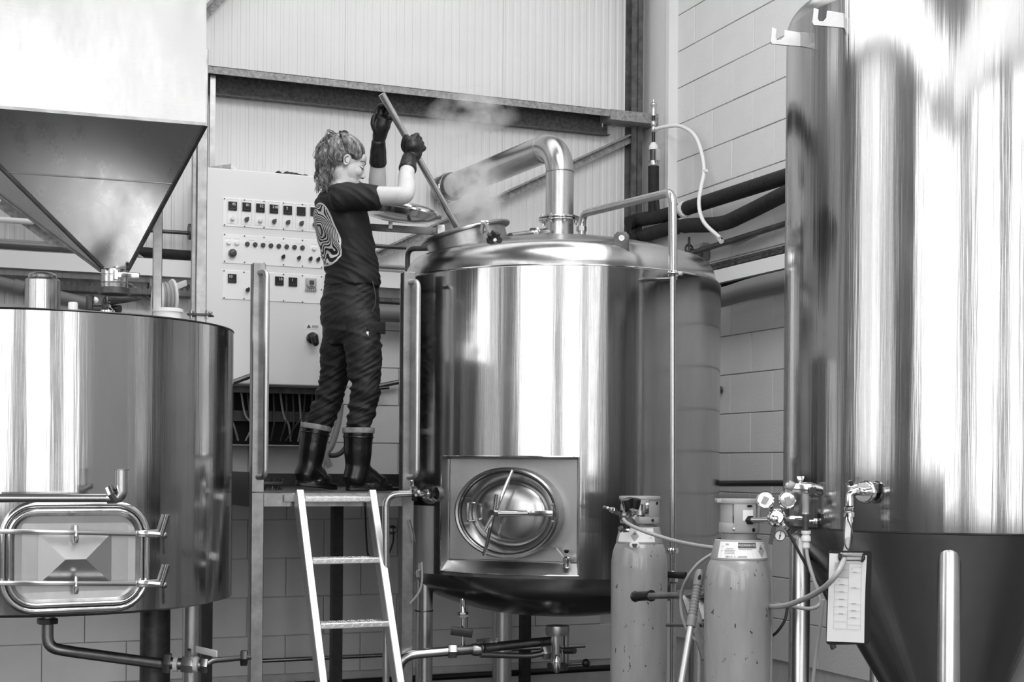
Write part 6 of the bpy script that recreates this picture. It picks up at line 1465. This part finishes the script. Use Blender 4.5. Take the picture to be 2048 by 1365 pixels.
for i in range(60):                                       # loose wisps at temple, fringe and nape
    a = rnd.uniform(1.9, 2.9)
    p0 = onskull(a, (.15 if a < .8 else -.15 if a < 1.3 else -.6), 1.03); d = V((rnd.gauss(0, .012), rnd.gauss(-.004, .008), -rnd.uniform(.012, .035)))
    if a < .6: d = hF * rnd.uniform(.004, .012) + UZ * rnd.uniform(-.016, .006)
    hb.tube([p0, p0 + d * .5 + V((rnd.gauss(0, .005), 0, .004)), p0 + d], [.0010, .0009, .0005], 4, smooth=3)
hb.build('hair', 'hair', person, ang=80)
tb = M(); tb.torus(tie, .017, .009, (hU * .7 - hF * .6), 20, 8); tb.limb([tie + hU * .012, tie + hU * .03 + hF * .006, tie + hU * .034 + hF * .022], [.010, .012, .007], 10); tb.limb([tie + hU * .012, tie + hU * .028 - hF * .014], [.009, .006], 10)
tb.build('hair_tie', 'hair_tie', person)
# ================================================================== steam rising from the manway
def steam(name, pts, rad, dens, label, seed, nscale=9.0):
    b = M(); b.limb(pts, rad, 20, 6)
    n = N(name); n.t.nodes.remove(n.p)
    vp = n.n('VolumePrincipled'); vp.inputs['Color'].default_value = g(.95); vp.inputs['Anisotropy'].default_value = .2
    tc = n.n('TexCoord'); gen = tc.outputs['Generated']; ob = tc.outputs['Object']
    # fade towards the hull
    mp = n.n('Mapping'); mp.inputs['Location'].default_value = (-1, -1, -1); mp.inputs['Scale'].default_value = (2, 2, 2); n.l(gen, mp.inputs[0])
    ln = n.n('VectorMath', operation='LENGTH'); n.l(mp.outputs[0], ln.inputs[0])
    fall = n.n('MapRange'); n.l(ln.outputs['Value'], fall.inputs['Value']); fall.inputs['From Min'].default_value = 1.0; fall.inputs['From Max'].default_value = .25
    fall.inputs['To Min'].default_value = 0; fall.inputs['To Max'].default_value = 1
    mv = n.n('Mapping'); mv.inputs['Location'].default_value = (seed, seed * .7, seed * 1.3); n.l(ob, mv.inputs[0])
    ns = n.noise(mv.outputs[0], nscale, 4, .6, .4)
    r = n.n('MapRange'); n.l(ns, r.inputs['Value']); r.inputs['From Min'].default_value = .42; r.inputs['From Max'].default_value = .68
    d = n.math('MULTIPLY', n.math('MULTIPLY', r.outputs[0], fall.outputs[0]), dens)
    n.l(d, vp.inputs['Density']); n.l(vp.outputs[0], n.out.inputs['Volume'])
    c = sum(pts, V()) / len(pts); b.v = [p - c for p in b.v]; o = b.build(name, name, None); o.location = c
    tag(o, label, 'steam'); o['kind'] = 'stuff'; return o
steam('steam_plume', [px(935, 455, 7.02), px(942, 415, 7.1), px(950, 375, 7.2), px(968, 345, 7.28)], [.10, .16, .18, .13], 24, 'thin steam rising from the open manway in front of the vapour pipe', 3.1)
steam('steam_cloud', [px(868, 250, 7.5), px(915, 226, 7.6), px(975, 218, 7.65), px(1030, 218, 7.7)], [.10, .12, .12, .09], 15, 'drifting steam cloud in front of the cladding rail', 8.4, 6.0)
